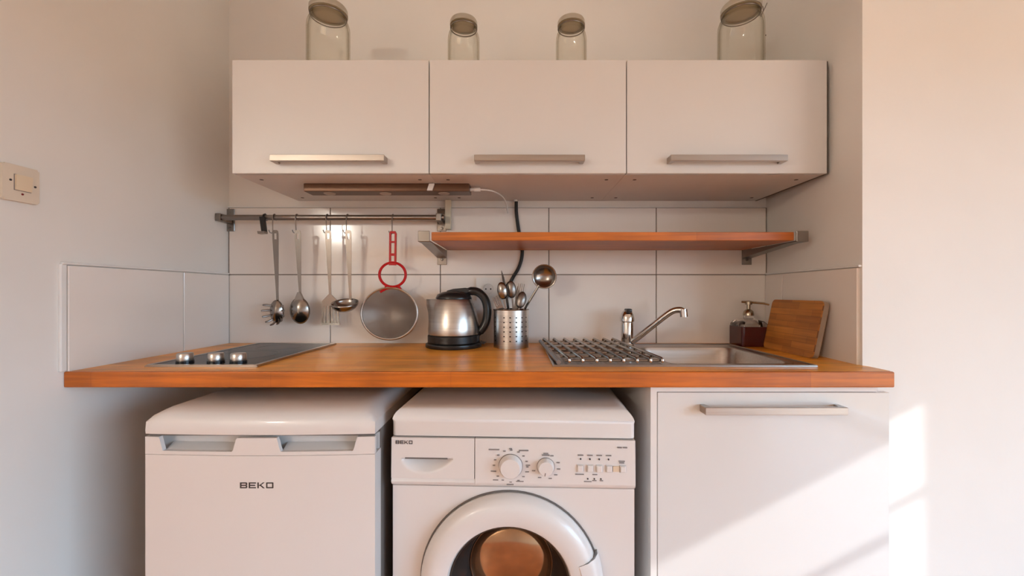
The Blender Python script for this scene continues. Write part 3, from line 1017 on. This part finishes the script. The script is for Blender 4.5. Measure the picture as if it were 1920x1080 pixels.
# ================================================================== SOAP DISPENSER
SX, SYd = P(1405.5, 0, 1.565)[0], 1.565
t = thing('soap_dispenser', 'square glass soap dispenser of dark red soap with metal pump', 'soap dispenser', (SX - 0.004, SYd, ZC + 0.0002))
def rbox(bm, h, zz0, zz1, r):
    prism(bm, rrect(-h, h, -h, h, r), 'z', zz0, zz1)
    return bm
obj('liquid', rbox(newbm(), 0.0495, 0.002, 0.073, 0.009), 'soap', t)
bm = newbm()
rings = []
for h_, zz in ((0.0500, 0.0735), (0.0495, 0.082), (0.042, 0.092), (0.026, 0.098), (0.0165, 0.101), (0.0165, 0.112)):
    rings.append([bm.verts.new((p[0], p[1], zz)) for p in rrect(-h_, h_, -h_, h_, min(0.016, h_ * .95))])
for A, Bq in zip(rings, rings[1:]):
    n = len(A)
    for k in range(n):
        bm.faces.new((A[k], A[(k + 1) % n], Bq[(k + 1) % n], Bq[k]))
bm.faces.new(rings[-1])
bm.faces.new(rings[0][::-1])
obj('shoulder', bm, 'soapglass', t, smooth=True)
pm = obj('pump', lathe([(0, 0.1122), (0.019, 0.1122), (0.019, 0.119), (0.0165, 0.128), (0.010, 0.134), (0.0065, 0.136), (0.0065, 0.152), (0.012, 0.153), (0.012, 0.164), (0.009, 0.167), (0, 0.167)], 22), 'bronze', t, smooth=True)
bm = newbm()
tube(bm, [(-0.024, 0.004, 0.163), (0.0, 0, 0.162), (0.045, -0.018, 0.158), (0.062, -0.026, 0.153)], [.0038, .0045, .0040, .0034], 8)
obj('nozzle', bm, 'bronze', pm, smooth=True)

# ================================================================== CUTTING BOARD
bl_, bh_, bt_ = 0.262, 0.176, 0.019
bm = newbm()
prism(bm, rrect(0, bl_, 0, bh_, 0.016), 'x', 0, bt_)
t = thing('cutting_board', 'bamboo cutting board leaning against the tiled alcove side', 'cutting board', (0.0, 0.0, 0.0))
lean = math.atan2(0.036, bh_)
t.location = (0.880, 1.252, ZC + 0.0008)
t.rotation_euler = (0, lean, math.radians(-1.5))
fc = obj('board', bm, 'board', t)
bm = newbm()
n = 30
pr = rrect(-0.0006, bl_ + 0.0006, -0.0006, bh_ + 0.0006, 0.0166)
pr2 = rrect(0.0005, bl_ - 0.0005, 0.0005, bh_ - 0.0005, 0.0155)
for a, b in ((0.004, bt_ - 0.001),):
    A = [bm.verts.new((a, *p)) for p in pr]
    Bq = [bm.verts.new((b, *p)) for p in pr]
    C = [bm.verts.new((a, *p)) for p in pr2]
    D = [bm.verts.new((b, *p)) for p in pr2]
    n = len(A)
    for k in range(n):
        q = (k + 1) % n
        bm.faces.new((A[k], A[q], Bq[q], Bq[k]))
        bm.faces.new((A[k], C[k], C[q], A[q]))
        bm.faces.new((Bq[k], Bq[q], D[q], D[k]))
        bm.faces.new((C[k], D[k], D[q], C[q]))
obj('edge_band', bm, 'board_edge', fc)

# ================================================================== KETTLE
KY = 1.535
KX = P(851, 0, KY)[0]
t = thing('kettle', 'brushed steel electric kettle with black handle and base', 'kettle', (KX, KY, ZC + 0.0004))
bs = obj('power_base', lathe([(0, 0), (0.100, 0), (0.102, 0.004), (0.101, 0.013), (0.094, 0.017), (0, 0.017)], 44), 'black', t, smooth=True)
obj('foot_band', lathe([(0.085, 0.0175), (0.0945, 0.019), (0.0945, 0.042), (0.092, 0.045), (0.085, 0.045)], 44), 'black', t, smooth=True)
kp = [(0.086, 0.045), (0.0915, 0.047), (0.0925, 0.056), (0.092, 0.07), (0.0905, 0.085), (0.0885, 0.10), (0.0855, 0.115), (0.082, 0.13), (0.078, 0.143), (0.074, 0.154), (0.0700, 0.163), (0.0655, 0.172), (0.0645, 0.1735), (0.060, 0.176)]
bm = lathe(kp, 96)
for v in bm.verts:
    if v.co.z > 0.08:
        a = abs(math.atan2(v.co.y, -v.co.x))
        r0 = math.hypot(v.co.x, v.co.y)
        wgt = max(0.0, 1 - a / 0.62) ** 1.2
        grow = max(0.0, 0.101 - r0) * min(1.0, (v.co.z - 0.08) / 0.07) * wgt
        if v.co.z > 0.175:
            grow *= 0.2
        k = (r0 + grow) / r0
        v.co.x *= k
        v.co.y *= k
body = obj('body', bm, 'steel', t, smooth=True)
ld = obj('lid', lathe([(0.0655, 0.1735), (0.066, 0.178), (0.060, 0.190), (0.044, 0.199), (0.02, 0.203), (0, 0.204)], 36), 'black', t, smooth=True)
bm = newbm()
prism(bm, [(-0.02, 0.196), (0.052, 0.198), (0.058, 0.212), (0.044, 0.215), (0.0, 0.211), (-0.024, 0.204)], 'y', -0.016, 0.016)
obj('lid_tab', bm, 'black', ld)
bm = newbm()
hp_ = [(0.035, 0, 0.197), (0.062, 0, 0.203), (0.090, 0, 0.198), (0.112, 0, 0.176), (0.122, 0, 0.143), (0.121, 0, 0.106), (0.111, 0, 0.076), (0.096, 0, 0.056), (0.088, 0, 0.048)]
pts = smooth_path(hp_, 4)
tube(bm, pts, [0.0135] * 4 + [0.0155] * (len(pts) - 8) + [0.012] * 4, 12)
for vv in bm.verts:
    vv.co.y *= 1.15
obj('handle', bm, 'black', t, smooth=True)
bm = newbm()
prism(bm, [(0.094, 0.012), (0.112, 0.010), (0.120, 0.016), (0.098, 0.022)], 'y', -0.012, 0.012)
obj('switch', bm, 'black', t)

# ================================================================== CUTLERY POT
PY = 1.525
PX = P(958.5, 0, PY)[0]
PR = 0.0635
PH = 0.136
t = thing('cutlery_pot', 'perforated steel cutlery pot standing beside the kettle', 'pot', (PX, PY, ZC + 0.0004))
bm = newbm()
na, nr = 72, 33
g = [[bm.verts.new((PR * math.cos(2 * PI * i / na), PR * math.sin(2 * PI * i / na), PH * j / nr)) for i in range(na)] for j in range(nr + 1)]
for j in range(nr):
    for i in range(na):
        if 6 <= j <= 26 and j % 4 == 2 and i % 4 == 1 and (i // 4) % 6 != 5:
            continue
        bm.faces.new((g[j][i], g[j][(i + 1) % na], g[j + 1][(i + 1) % na], g[j + 1][i]))
obj('wall', bm, 'steel', t, smooth=True)
obj('shade_lining', lathe([(PR - 0.0035, 0.004), (PR - 0.0035, PH - 0.004), (PR - 0.0042, PH - 0.004), (PR - 0.0042, 0.004)], 48), 'hole', t, smooth=True)  # added dark lining that paints the pot's dim interior behind the holes
obj('floor_disc', lathe([(0, 0.001), (PR - .002, 0.001), (PR - .002, 0.003), (0, 0.003)], 32), 'darksteel', t)
bm = newbm()
torus(bm, PR, 0.0022, 48, 8, 'z', 0, 0, PH)
obj('rolled_rim', bm, 'polish', t, smooth=True)

def stick(name, label, base, tip, build, mt='polish', roll=0.0):
    """a piece of cutlery standing in the pot: local z runs from base to tip"""
    b, q = Vector(base), Vector(tip)
    d = q - b
    o = thing(name, label, 'cutlery', b, group='cutlery standing in the steel pot')
    zz_ = d.normalized()
    yy_ = (Vector((math.sin(roll), math.cos(roll), 0)))
    yy_ = (yy_ - zz_ * yy_.dot(zz_)).normalized()
    xx_ = yy_.cross(zz_)
    o.rotation_euler = Matrix((xx_, yy_, zz_)).transposed().to_euler()
    build(o, d.length, mt)
    return o
def in_pot(dx, dy, z=0.008):
    return (PX + dx, PY + dy, ZC + z)
def at(px, py, Y):
    xx_, zz_ = P(px, py, Y)
    return (xx_, Y, zz_)
def b_ladle(o, L, mt):
    bm = newbm()
    tube(bm, [(0, 0, 0), (0, 0, L * .5), (0, 0, L - 0.072)], [0.0048, 0.0042, 0.0042], 8)
    obj('handle', bm, mt, o, smooth=True)
    bm = newbm()
    dish(bm, 0.044, 0.044, 0.024, 8, 32, 0, L - 0.035, 0, 1, 2.4)
    solid(obj('bowl', bm, mt, o, smooth=True), 0.0016)
def b_spoon(o, L, mt):
    bm = newbm()
    prism(bm, [(-0.006, 0), (0.006, 0), (0.0032, L - 0.06), (-0.0032, L - 0.06)], 'y', -0.0012, 0.0012)
    obj('handle', bm, mt, o)
    bm = newbm()
    dish(bm, 0.0175, 0.031, 0.008, 6, 24, 0, L - 0.031, 0, -1)
    solid(obj('bowl', bm, mt, o, smooth=True), 0.0014)
def b_fork(o, L, mt):
    bm = newbm()
    prism(bm, [(-0.006, 0), (0.006, 0), (0.0035, L - 0.062), (0.0120, L - 0.048), (0.0120, L - 0.036), (-0.0120, L - 0.036), (-0.0120, L - 0.048), (-0.0035, L - 0.062)], 'y', -0.0011, 0.0011)
    f = obj('handle', bm, mt, o)
    for k in range(4):
        xk = -0.0120 + k * 0.0066
        bm = newbm()
        prism(bm, [(xk, L - 0.037), (xk + 0.0042, L - 0.037), (xk + 0.0034, L), (xk + 0.0008, L)], 'y', -0.0011, 0.0011)
        obj('tine', bm, mt, f)
def b_knife(o, L, mt):
    bm = newbm()
    prism(bm, [(-0.007, 0), (0.007, 0), (0.006, L * .48), (-0.006, L * .48)], 'y', -0.003, 0.003)
    obj('handle', bm, 'darksteel', o)
    bm = newbm()
    prism(bm, [(-0.006, L * .48), (0.007, L * .48), (0.009, L * .7), (0.006, L * .9), (-0.003, L), (-0.006, L * .9)], 'y', -0.0008, 0.0008)
    obj('blade', bm, mt, o)
stick('ladle', 'steel ladle with large round bowl leaning out of the cutlery pot', in_pot(-0.028, 0.030), at(1030, 503, 1.50), b_ladle)
stick('table_spoon', 'bright steel spoon standing upright in the cutlery pot', in_pot(0.004, -0.036), at(939, 529, 1.485), b_spoon)
stick('table_spoon', 'dark steel spoon leaning behind the knife in the cutlery pot', in_pot(0.022, -0.012), at(957, 527, 1.505), b_spoon, 'darksteel')
stick('table_knife', 'slim dark-handled table knife pointing up from the cutlery pot', in_pot(0.012, -0.010), at(941, 507, 1.515), b_knife, 'darksteel', 0.9)
stick('table_fork', 'short steel fork tilting over the rim on the kettle side of the pot', in_pot(0.012, -0.020, 0.03), at(928, 556, 1.485), b_fork)
stick('table_fork', 'steel fork standing at the ladle side of the cutlery pot', in_pot(0.000, 0.030), at(978, 532, 1.555), b_fork)
stick('table_knife', 'steel table knife with broad blade beside the ladle handle', in_pot(0.000, 0.045), at(972, 536, 1.580), b_knife)
stick('table_spoon', 'steel spoon leaning beside the ladle handle in the pot', in_pot(-0.004, -0.046), at(981, 547, 1.515), b_spoon, 'darksteel')

# ================================================================== LIGHT SWITCH
SWY, SWZ = 0.953, 1.346
t = thing('light_switch', 'old cream light switch with red dot on the left wall', 'light switch', (XL, SWY, SWZ))
bm = newbm()
prism(bm, rrect(-0.037, 0.034, -0.041, 0.040, 0.004), 'x', 0, 0.011)
bmesh.ops.bevel(bm, geom=[e for e in bm.edges if all(v.co.x > 0.01 for v in e.verts)], offset=0.003, segments=2, affect='EDGES')
obj('plate', bm, 'switch', t)
rk = obj('rocker_frame', B(0.0095, 0.0118, -0.0165, 0.0165, -0.017, 0.019), 'greyprint', t)
bm = newbm()
prism(bm, [(0.0105, -0.016), (0.0145, -0.016), (0.0175, 0.018), (0.0105, 0.018)], 'y', -0.0152, 0.0158)
obj('rocker', bm, 'rocker', t)
for yy, zz in ((-0.0225, 0.004), (0.025, -0.001)):
    obj('screw', lathe([(0, 0.0016), (0.0024, 0.001), (0.0026, -0.0005)], 10), 'print', t, (0.011, yy, zz), (0, PI / 2, 0))
obj('indicator', lathe([(0, 0.0018), (0.0022, 0.0012), (0.0026, -0.0005)], 10), 'redled', t, (0.011, 0.0, -0.0235), (0, PI / 2, 0))

# ================================================================== FRIDGE
FY = 0.995
fx0, fx1 = -0.883, -0.338
FXC = (fx0 + fx1) / 2
fw = (fx1 - fx0) / 2
t = thing('fridge', 'small white under-counter fridge with two scooped grips', 'fridge', (FXC, FY, 0))
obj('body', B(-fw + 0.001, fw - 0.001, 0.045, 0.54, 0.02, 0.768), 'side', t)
for sx in (-1, 1):
    for yy in (0.08, 0.5):
        obj('foot', lathe([(0, 0), (0.016, 0), (0.016, 0.02), (0, 0.02)], 12), 'black', t, (sx * (fw - 0.05), yy, 0))
BOW = 0.010
def bow(x):
    return -BOW * (1 - (x / fw) ** 2)
NX = 40
bm = newbm()    # lid with rounded front, slightly bowed
prof = [(0.04, 0.764), (0.001, 0.764), (0.0, 0.772), (0.002, 0.795), (0.009, 0.806), (0.024, 0.815), (0.050, 0.820), (0.09, 0.822), (0.53, 0.822), (0.54, 0.815), (0.54, 0.764)]
rings = []
for i in range(NX + 1):
    u = i / NX
    x = -fw + 2 * fw * u
    dx = min(x + fw, fw - x)
    drop = 0.030 * max(0.0, 1 - dx / 0.045) ** 2
    rings.append([bm.verts.new((x, y + (bow(x) if y < 0.06 else 0), min(z, 0.822 - drop) if z > 0.79 else z)) for y, z in prof])
for A, Bq in zip(rings, rings[1:]):
    for k in range(len(prof)):
        q = (k + 1) % len(prof)
        bm.faces.new((A[k], A[q], Bq[q], Bq[k]))
bm.faces.new(rings[0])
bm.faces.new(rings[-1][::-1])
obj('top', bm, 'appl', t, smooth=True)
def strip(bm, x0, x1, zlo, zhi, y0, y1, n):
    """bowed plate; zhi may be a function of x"""
    rr = []
    for i in range(n + 1):
        x = x0 + (x1 - x0) * i / n
        zt2 = zhi(x) if callable(zhi) else zhi
        b = bow(x)
        rr.append([bm.verts.new(c) for c in ((x, y0 + b, zlo), (x, y0 + b, zt2), (x, y1 + b, zt2), (x, y1 + b, zlo))])
    for A, Bq in zip(rr, rr[1:]):
        for k in range(4):
            q = (k + 1) % 4
            bm.faces.new((A[k], A[q], Bq[q], Bq[k]))
    bm.faces.new(rr[0])
    bm.faces.new(rr[-1][::-1])
    return bm
dr = obj('door', strip(newbm(), -fw, fw, 0.06, 0.7155, 0, 0.043, NX), 'appl', t, smooth=True)
def fx(px):
    return (px - 970) / F * (FY - 0.006) - FXC
pk = [(fx(296), fx(445), fx(303), fx(438)), (fx(521), fx(668), fx(527), fx(662))]
ZP0, ZP1 = 0.7165, 0.7575
def notch(x):
    for a, b, c, d in pk:
        if a < x < b:
            f = 1.0
            if x < c:
                f = (x - a) / (c - a)
            elif x > d:
                f = (b - x) / (b - d)
            return ZP1 + (ZP0 + 0.0085 - ZP1) * f
    return ZP1
band = obj('grip_band', strip(newbm(), -fw, fw, ZP0, notch, -0.0004, 0.010, 160), 'appl', dr, smooth=True)
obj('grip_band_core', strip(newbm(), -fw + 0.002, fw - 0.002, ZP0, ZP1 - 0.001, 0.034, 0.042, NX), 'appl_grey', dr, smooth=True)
for a, b, c, d in pk:
    bm = newbm()
    # sloping scoop floor behind the notch
    rr = []
    for i in range(9):
        x = c + (d - c) * i / 8
        o_ = bow(x)
        rr.append([bm.verts.new(q) for q in ((x, 0.009 + o_, ZP0 + 0.004), (x, 0.010 + o_, ZP0 + 0.008), (x, 0.033 + o_, ZP0 + 0.020), (x, 0.033 + o_, ZP0 + 0.004))])
    for A, Bq in zip(rr, rr[1:]):
        for k in range(4):
            q = (k + 1) % 4
            bm.faces.new((A[k], A[q], Bq[q], Bq[k]))
    bm.faces.new(rr[0])
    bm.faces.new(rr[-1][::-1])
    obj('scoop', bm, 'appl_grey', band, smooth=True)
obj('gasket', B(-fw + 0.006, fw - 0.006, 0.0435, 0.046, 0.065, 0.755), 'seam', t)
obj('lid_gap', B(-fw + 0.004, fw - 0.004, 0.006, 0.04, 0.758, 0.7638), 'seam', t)
xl, zl = P(450, 910, FY - 0.010)
bm = newbm()
logo(bm, xl - FXC, zl, 0.0785, 0.0138, -0.0096)
obj('logo', bm, 'print', dr)['label'] = 'dark BEKO lettering'

# ================================================================== WASHING MACHINE
WYF = 1.037
t = thing('washing_machine', 'white front-loading washing machine under the worktop', 'washing machine', (-0.0125, WYF, 0), (0, 0, math.radians(-2.2)))
ww = 0.299
def wx(px):
    return (px - 970) / F * WYF + 0.0125
def wz(py):
    return P(0, py, WYF)[1]
bm = newbm()
bm_b = bm
DZ = 0.388
DXc = -0.006
DR = 0.2
# front panel with the round door opening
zlo, zhi = 0.085, 0.618
n = 64
outer, inner = [], []
angs = [2 * PI * i / n for i in range(n)] + [math.atan2(zc_ - DZ, xc_ - DXc) % (2 * PI) for xc_ in (-ww, ww) for zc_ in (zlo, zhi)]
angs.sort()
n = len(angs)
for a in angs:
    c, s = math.cos(a), math.sin(a)
    ts = []
    if abs(c) > 1e-6:
        ts.append(((ww if c > 0 else -ww) - DXc) / c)
    if abs(s) > 1e-6:
        ts.append(((zhi if s > 0 else zlo) - DZ) / s)
    k = min(q for q in ts if q > 0)
    outer.append((DXc + k * c, DZ + k * s))
    inner.append((DXc + DR * c, DZ + DR * s))
for y0, y1 in ((0.0, 0.012),):
    V = [[bm.verts.new((p[0], y, p[1])) for p in ring] for ring in (outer, inner) for y in (y0, y1)]
    O0, O1, I0, I1 = V[0], V[1], V[2], V[3]
    for k in range(n):
        q = (k + 1) % n
        bm.faces.new((O0[k], O0[q], I0[q], I0[k]))
        bm.faces.new((O1[k], I1[k], I1[q], O1[q]))
        bm.faces.new((O0[k], O1[k], O1[q], O0[q]))
        bm.faces.new((I0[k], I0[q], I1[q], I1[k]))
obj('front_panel', bm, 'appl', t)
bm = newbm()
box(bm, -ww, -ww + 0.01, 0.0125, 0.54, 0.03, 0.741)
box(bm, ww - 0.01, ww, 0.0125, 0.54, 0.03, 0.741)
box(bm, -ww + 0.01, ww - 0.01, 0.53, 0.54, 0.03, 0.741)
box(bm, -ww + 0.01, ww - 0.01, 0.0125, 0.53, 0.03, 0.04)
obj('housing', bm, 'appl', t)
obj('plinth', B(-ww, ww, 0.002, 0.012, 0.03, 0.083), 'appl', t)
for sx in (-1, 1):
    for yy in (0.06, 0.48):
        obj('foot', lathe([(0, 0), (0.02, 0), (0.02, 0.029), (0, 0.029)], 12), 'black', t, (sx * (ww - 0.05), yy, 0))
bm = newbm()
box(bm, -ww - 0.001, ww + 0.001, -0.004, 0.55, 0.7435, 0.813)
bmesh.ops.bevel(bm, geom=[e for e in bm.edges if all(v.co.z > 0.81 for v in e.verts)], offset=0.036, segments=7, affect='EDGES', profile=0.5)
bmesh.ops.bevel(bm, geom=[e for e in bm.edges if all(v.co.y < 0 for v in e.verts) and abs(e.verts[0].co.x - e.verts[1].co.x) < 1e-4 and abs(e.verts[0].co.z - e.verts[1].co.z) > 0.02], offset=0.012, segments=4, affect='EDGES', profile=0.5)
obj('top', bm, 'appl', t, smooth=True)
obj('top_gap', B(-ww + 0.003, ww - 0.003, 0.002, 0.05, 0.7405, 0.7436), 'seam', t)
# control panel, its lower edge sloping back
zp0, zp1 = 0.619, 0.7403
dx0, dx1 = -ww, wx(890.5)
def fascia(x0, x1, name, parent, bot=zp0):
    bm = newbm()
    prism(bm, [(-0.010, zp1), (-0.013, bot + 0.014), (-0.010, bot + 0.008), (0.0, bot), (0.012, bot), (0.012, zp1)], 'x', x0, x1)
    bmesh.ops.bevel(bm, geom=[e for e in bm.edges if all(v.co.y < -0.005 for v in e.verts)], offset=0.0008, segments=1, affect='EDGES')
    return obj(name, bm, 'appl', parent)
pn = fascia(dx1 + 0.0012, ww, 'control_panel', t)
bm = newbm()
prism(bm, [(-0.0098, zp0 + 0.0215), (-0.0130, zp0 + 0.014), (-0.010, zp0 + 0.008), (0.0, zp0), (0.012, zp0), (0.012, zp0 + 0.0215)], 'x', dx0, dx1 + 0.001)
obj('lower_trim', bm, 'appl', t)
bm = newbm()
# drawer front with a smile-shaped grip hollow: grid with pushed-in vertices
gx, gz = 48, 30
zd0, zd1 = zp0 + 0.0228, zp1
hx_a, hx_b = wx(754), wx(852)
hzt, hzb = wz(858), wz(886)
grid = []
for i in range(gx + 1):
    x = dx0 + (dx1 - dx0 - 0.0005) * i / gx
    r_ = []
    for j in range(gz + 1):
        z = zd0 + (zd1 - zd0) * j / gz
        y = -0.0125 + 0.0025 * (z - zd0) / (zd1 - zd0)
        u = (x - hx_a) / (hx_b - hx_a)
        if 0 < u < 1:
            zl_ = hzt - (hzt - hzb) * math.sin(PI * min(1, max(0, u ** 0.8))) ** 0.7
            if zl_ < z < hzt:
                y += 0.030 * ((z - zl_) / (hzt - hzb)) ** 1.0
        r_.append(bm.verts.new((x, y, z)))
    grid.append(r_)
for i in range(gx):
    for j in range(gz):
        bm.faces.new((grid[i][j], grid[i + 1][j], grid[i + 1][j + 1], grid[i][j + 1]))
edge = [grid[i][0] for i in range(gx + 1)] + [grid[gx][j] for j in range(1, gz + 1)] + [grid[i][gz] for i in range(gx - 1, -1, -1)] + [grid[0][j] for j in range(gz - 1, 0, -1)]
back = [bm.verts.new((v.co.x, 0.012, v.co.z)) for v in edge]
for k in range(len(edge)):
    q = (k + 1) % len(edge)
    bm.faces.new((edge[k], edge[q], back[q], back[k]))
bm.faces.new(back)
dw = obj('detergent_drawer', bm, 'appl', t, smooth=True)
bm = newbm()
logo(bm, wx(742), wz(829), 0.042, 0.0085, -0.0107)
obj('logo', bm, 'print', dw)['label'] = 'dark BEKO lettering'
obj('grip_shade', B(hx_a + 0.008, hx_b - 0.016, -0.0126, 0.006, hzt - 0.0018, hzt + 0.0012), 'seam', dw)  # added solid dark strip painting the shade along the hollow's top edge
obj('drawer_gap', B(dx1 - 0.0004, dx1 + 0.0011, -0.007, 0.010, zp0 + 0.022, zp1), 'seam', t)
obj('drawer_gap', B(dx0 + 0.003, dx1, -0.009, 0.010, zp0 + 0.0216, zp0 + 0.0227), 'seam', t)
YPAN = -0.0118
def dial(px, py, r, dep, name):
    d = obj(name, lathe([(r * 1.06, 0.0005), (r * 1.06, -0.003), (r, -0.005), (r * .93, -dep + .003), (r * .86, -dep), (0, -dep - 0.001)], 36, 'y'), 'appl', pn, (wx(px), YPAN, wz(py)), smooth=True)
    bm = newbm()
    torus(bm, r * 1.08, 0.0009, 40, 6, 'y', 0, -0.0004, 0)
    obj('dial_ring', bm, 'greyprint', d)
    return d
dial(958, 870, 0.0268, 0.020, 'program_dial')
d2 = dial(1023, 870, 0.0195, 0.017, 'temperature_dial')
bm = newbm()
box(bm, -0.0006, 0.0006, -0.0182, -0.0165, -0.0165, -0.009)
obj('pointer', bm, 'print', d2, (0, 0, 0), (0, 0.15, 0))
# printed marks round the dials
bm = newbm()
def dash(px, py, wpx, hpx=2.4):
    a = wx(px)
    b = wz(py)
    w_, h_ = wpx / 758 / 2, hpx / 758 / 2
    yy = YPAN + 0.0002 - 0.0022 * ((b - 0.66) / 0.08 - 0.5) * 0
    box(bm, a - w_, a + w_, -0.0137, -0.0095, b - h_, b + h_)
def ring_marks(px, py, rp, angs, wp):
    for a in angs:
        aa = math.radians(a)
        dash(px + rp * math.cos(aa), py - rp * .95 * math.sin(aa), wp, 1.6)
ring_marks(958, 870, 31, (88, 62, 40, 18, -2, -20, -40, -62, -90, -118, -140, 200, 178, 158, 138, 112), 4.5)
for px, py, wp in ((927, 840, 20), (982, 841, 18), (975, 898, 14), (957, 904, 13), (930, 896, 10), (926, 880, 10), (990, 868, 8), (989, 880, 6), (958, 838, 5)):
    dash(px, py, wp, 1.6)
ring_marks(1023, 870, 24, (62, 20, -10, -40, -70, -118, 200), 6)
dash(1023, 846, 9, 1.6)
dash(1023, 849, 14, 1.6)
for px in (1087, 1104, 1121, 1138):
    dash(px, 848, 10, 1.6)
dash(1162, 858, 11, 1.6)
dash(1162, 861, 9, 1.6)
for px, py, wp in ((1085, 883, 16), (1113, 883, 9), (1100, 896, 14), (1112, 894, 8), (1125, 894, 6)):
    dash(px, py, wp, 1.6)
dash(1158, 833, 8, 1.8)
dash(1168, 833, 8, 1.8)
mk = obj('printed_marks', bm, 'greyprint', pn)
mk['kind'] = 'stuff'
for px, py in ((1087, 855), (1104, 855), (1121, 855), (1138, 855), (1100, 891), (1112, 891), (1124, 891)):
    obj('indicator_light', lathe([(0, -0.0028), (0.0018, -0.0022), (0.0022, 0.002)], 10, 'y'), 'print', pn, (wx(px), YPAN, wz(py)))
for px in (1086, 1104, 1121, 1139, 1164):
    k = obj('button', B(-0.0065, 0.0065, -0.0058, 0.002, -0.0078, 0.0078, bev=0.002), 'appl', pn, (wx(px), YPAN, wz(872)))
    obj('button_gap', B(-0.0076, 0.0076, -0.0022, 0.002, -0.0089, 0.0089), 'appl_grey', k)
obj('button_inlay', B(-0.0075, 0.0075, -0.0030, 0.002, -0.0065, 0.0065), 'beige', pn, (wx(1151.5), YPAN, wz(872)))
# door
t2 = obj('door_ring', lathe([(0.219, -0.0015), (0.2195, -0.012), (0.214, -0.028), (0.203, -0.037), (0.188, -0.041), (0.162, -0.040), (0.152, -0.036), (0.148, -0.028), (0.147, -0.0015)], 72, 'y'), 'appl', t, (DXc, 0, DZ), smooth=True)
bm = newbm()
lathe([(0.2205, 0.0006), (0.2235, -0.001), (0.2225, -0.004), (0.2198, -0.004), (0.2192, 0.0006)], 72, 'y', bm=bm)
obj('door_seal_line', bm, 'seam', t2, smooth=True)
gl = obj('door_glass', lathe([(0.147, -0.026), (0.143, -0.024), (0.127, 0.02), (0.112, 0.062), (0.108, 0.068)], 64, 'y'), 'drumcone', t2, smooth=True)
obj('glass_bowl', lathe([(0.108, 0.068), (0.104, 0.058), (0.092, 0.051), (0.06, 0.044), (0.03, 0.041), (0, 0.040)], 64, 'y'), 'drumglass', gl, smooth=True)
bm = newbm()
torus(bm, 0.1075, 0.0022, 64, 8, 'y', 0, 0.066, 0)
obj('bowl_rim', bm, 'polish', gl, smooth=True)
bm = lathe([(0.172, -0.036), (0.178, -0.0425), (0.200, -0.0425), (0.218, -0.034), (0.228, -0.018), (0.229, -0.001), (0.2225, -0.001), (0.218, -0.026), (0.20, -0.036)], 16, 'y', math.radians(-21), math.radians(21))
ends = [e for e in bm.edges if e.is_boundary]
bmesh.ops.holes_fill(bm, edges=ends)
obj('door_latch', bm, 'appl', t2, smooth=True)

# ================================================================== BASE CABINET
BY0 = 1.069
bx_0, bx_1 = 0.340, 0.949
t = thing('base_cabinet', 'white gloss base cabinet under the sink, half in sunlight', 'cabinet', ((bx_0 + bx_1) / 2, BY0, 0))
hw = (bx_1 - bx_0) / 2
d1 = 0.54
obj('side_panel', B(-hw, -hw + 0.016, 0.0005, d1, 0.0, 0.8605), 'carcass', t)
obj('side_panel', B(hw - 0.029, hw - 0.013, 0.0195, d1, 0.0, 0.8605), 'carcass', t)
obj('bottom_panel', B(-hw + 0.016, hw - 0.029, 0.0195, d1, 0.10, 0.116), 'carcass', t)
obj('back_panel', B(-hw + 0.016, hw - 0.029, d1 - 0.006, d1, 0.116, 0.70), 'carcass', t)
obj('plinth', B(-hw + 0.016, hw - 0.029, 0.05, 0.066, 0.0, 0.10), 'carcass', t)
obj('top_rail', B(-hw + 0.016, hw - 0.029, 0.0035, 0.0190, 0.8455, 0.8605), 'carcass', t)
dr = obj('door', B(-hw + 0.0175, hw, 0, 0.018, 0.11, 0.8445, bev=0.0012, seg=1), 'gloss', t)
ya = BY0 - 0.034
xa, xb = P(1323, 0, ya)[0], P(1591, 0, ya)[0]
bar_handle(dr, (xa + xb) / 2 - (bx_0 + bx_1) / 2, P(0, 771.5, ya)[1], (xb - xa) / 2, 0, 0.0185)

# ================================================================== PENDANT LAMP of the room behind the camera
t = thing('pendant_lamp', 'round glowing pendant lamp hanging in the room behind', 'lamp', (-2.42, -2.35, H))
obj('ceiling_rose', lathe([(0, 0), (0.05, 0), (0.045, -0.02), (0, -0.024)], 20), 'white', t, smooth=True)
bm = newbm()
tube(bm, [(0, 0, -0.02), (0, 0, -0.57)], 0.004, 8)
obj('flex', bm, 'white', t)
obj('globe', lathe([(0.10 * math.sin(PI * k / 12), -0.665 + 0.10 * math.cos(PI * k / 12)) for k in range(13)], 24), 'globe', t, smooth=True)
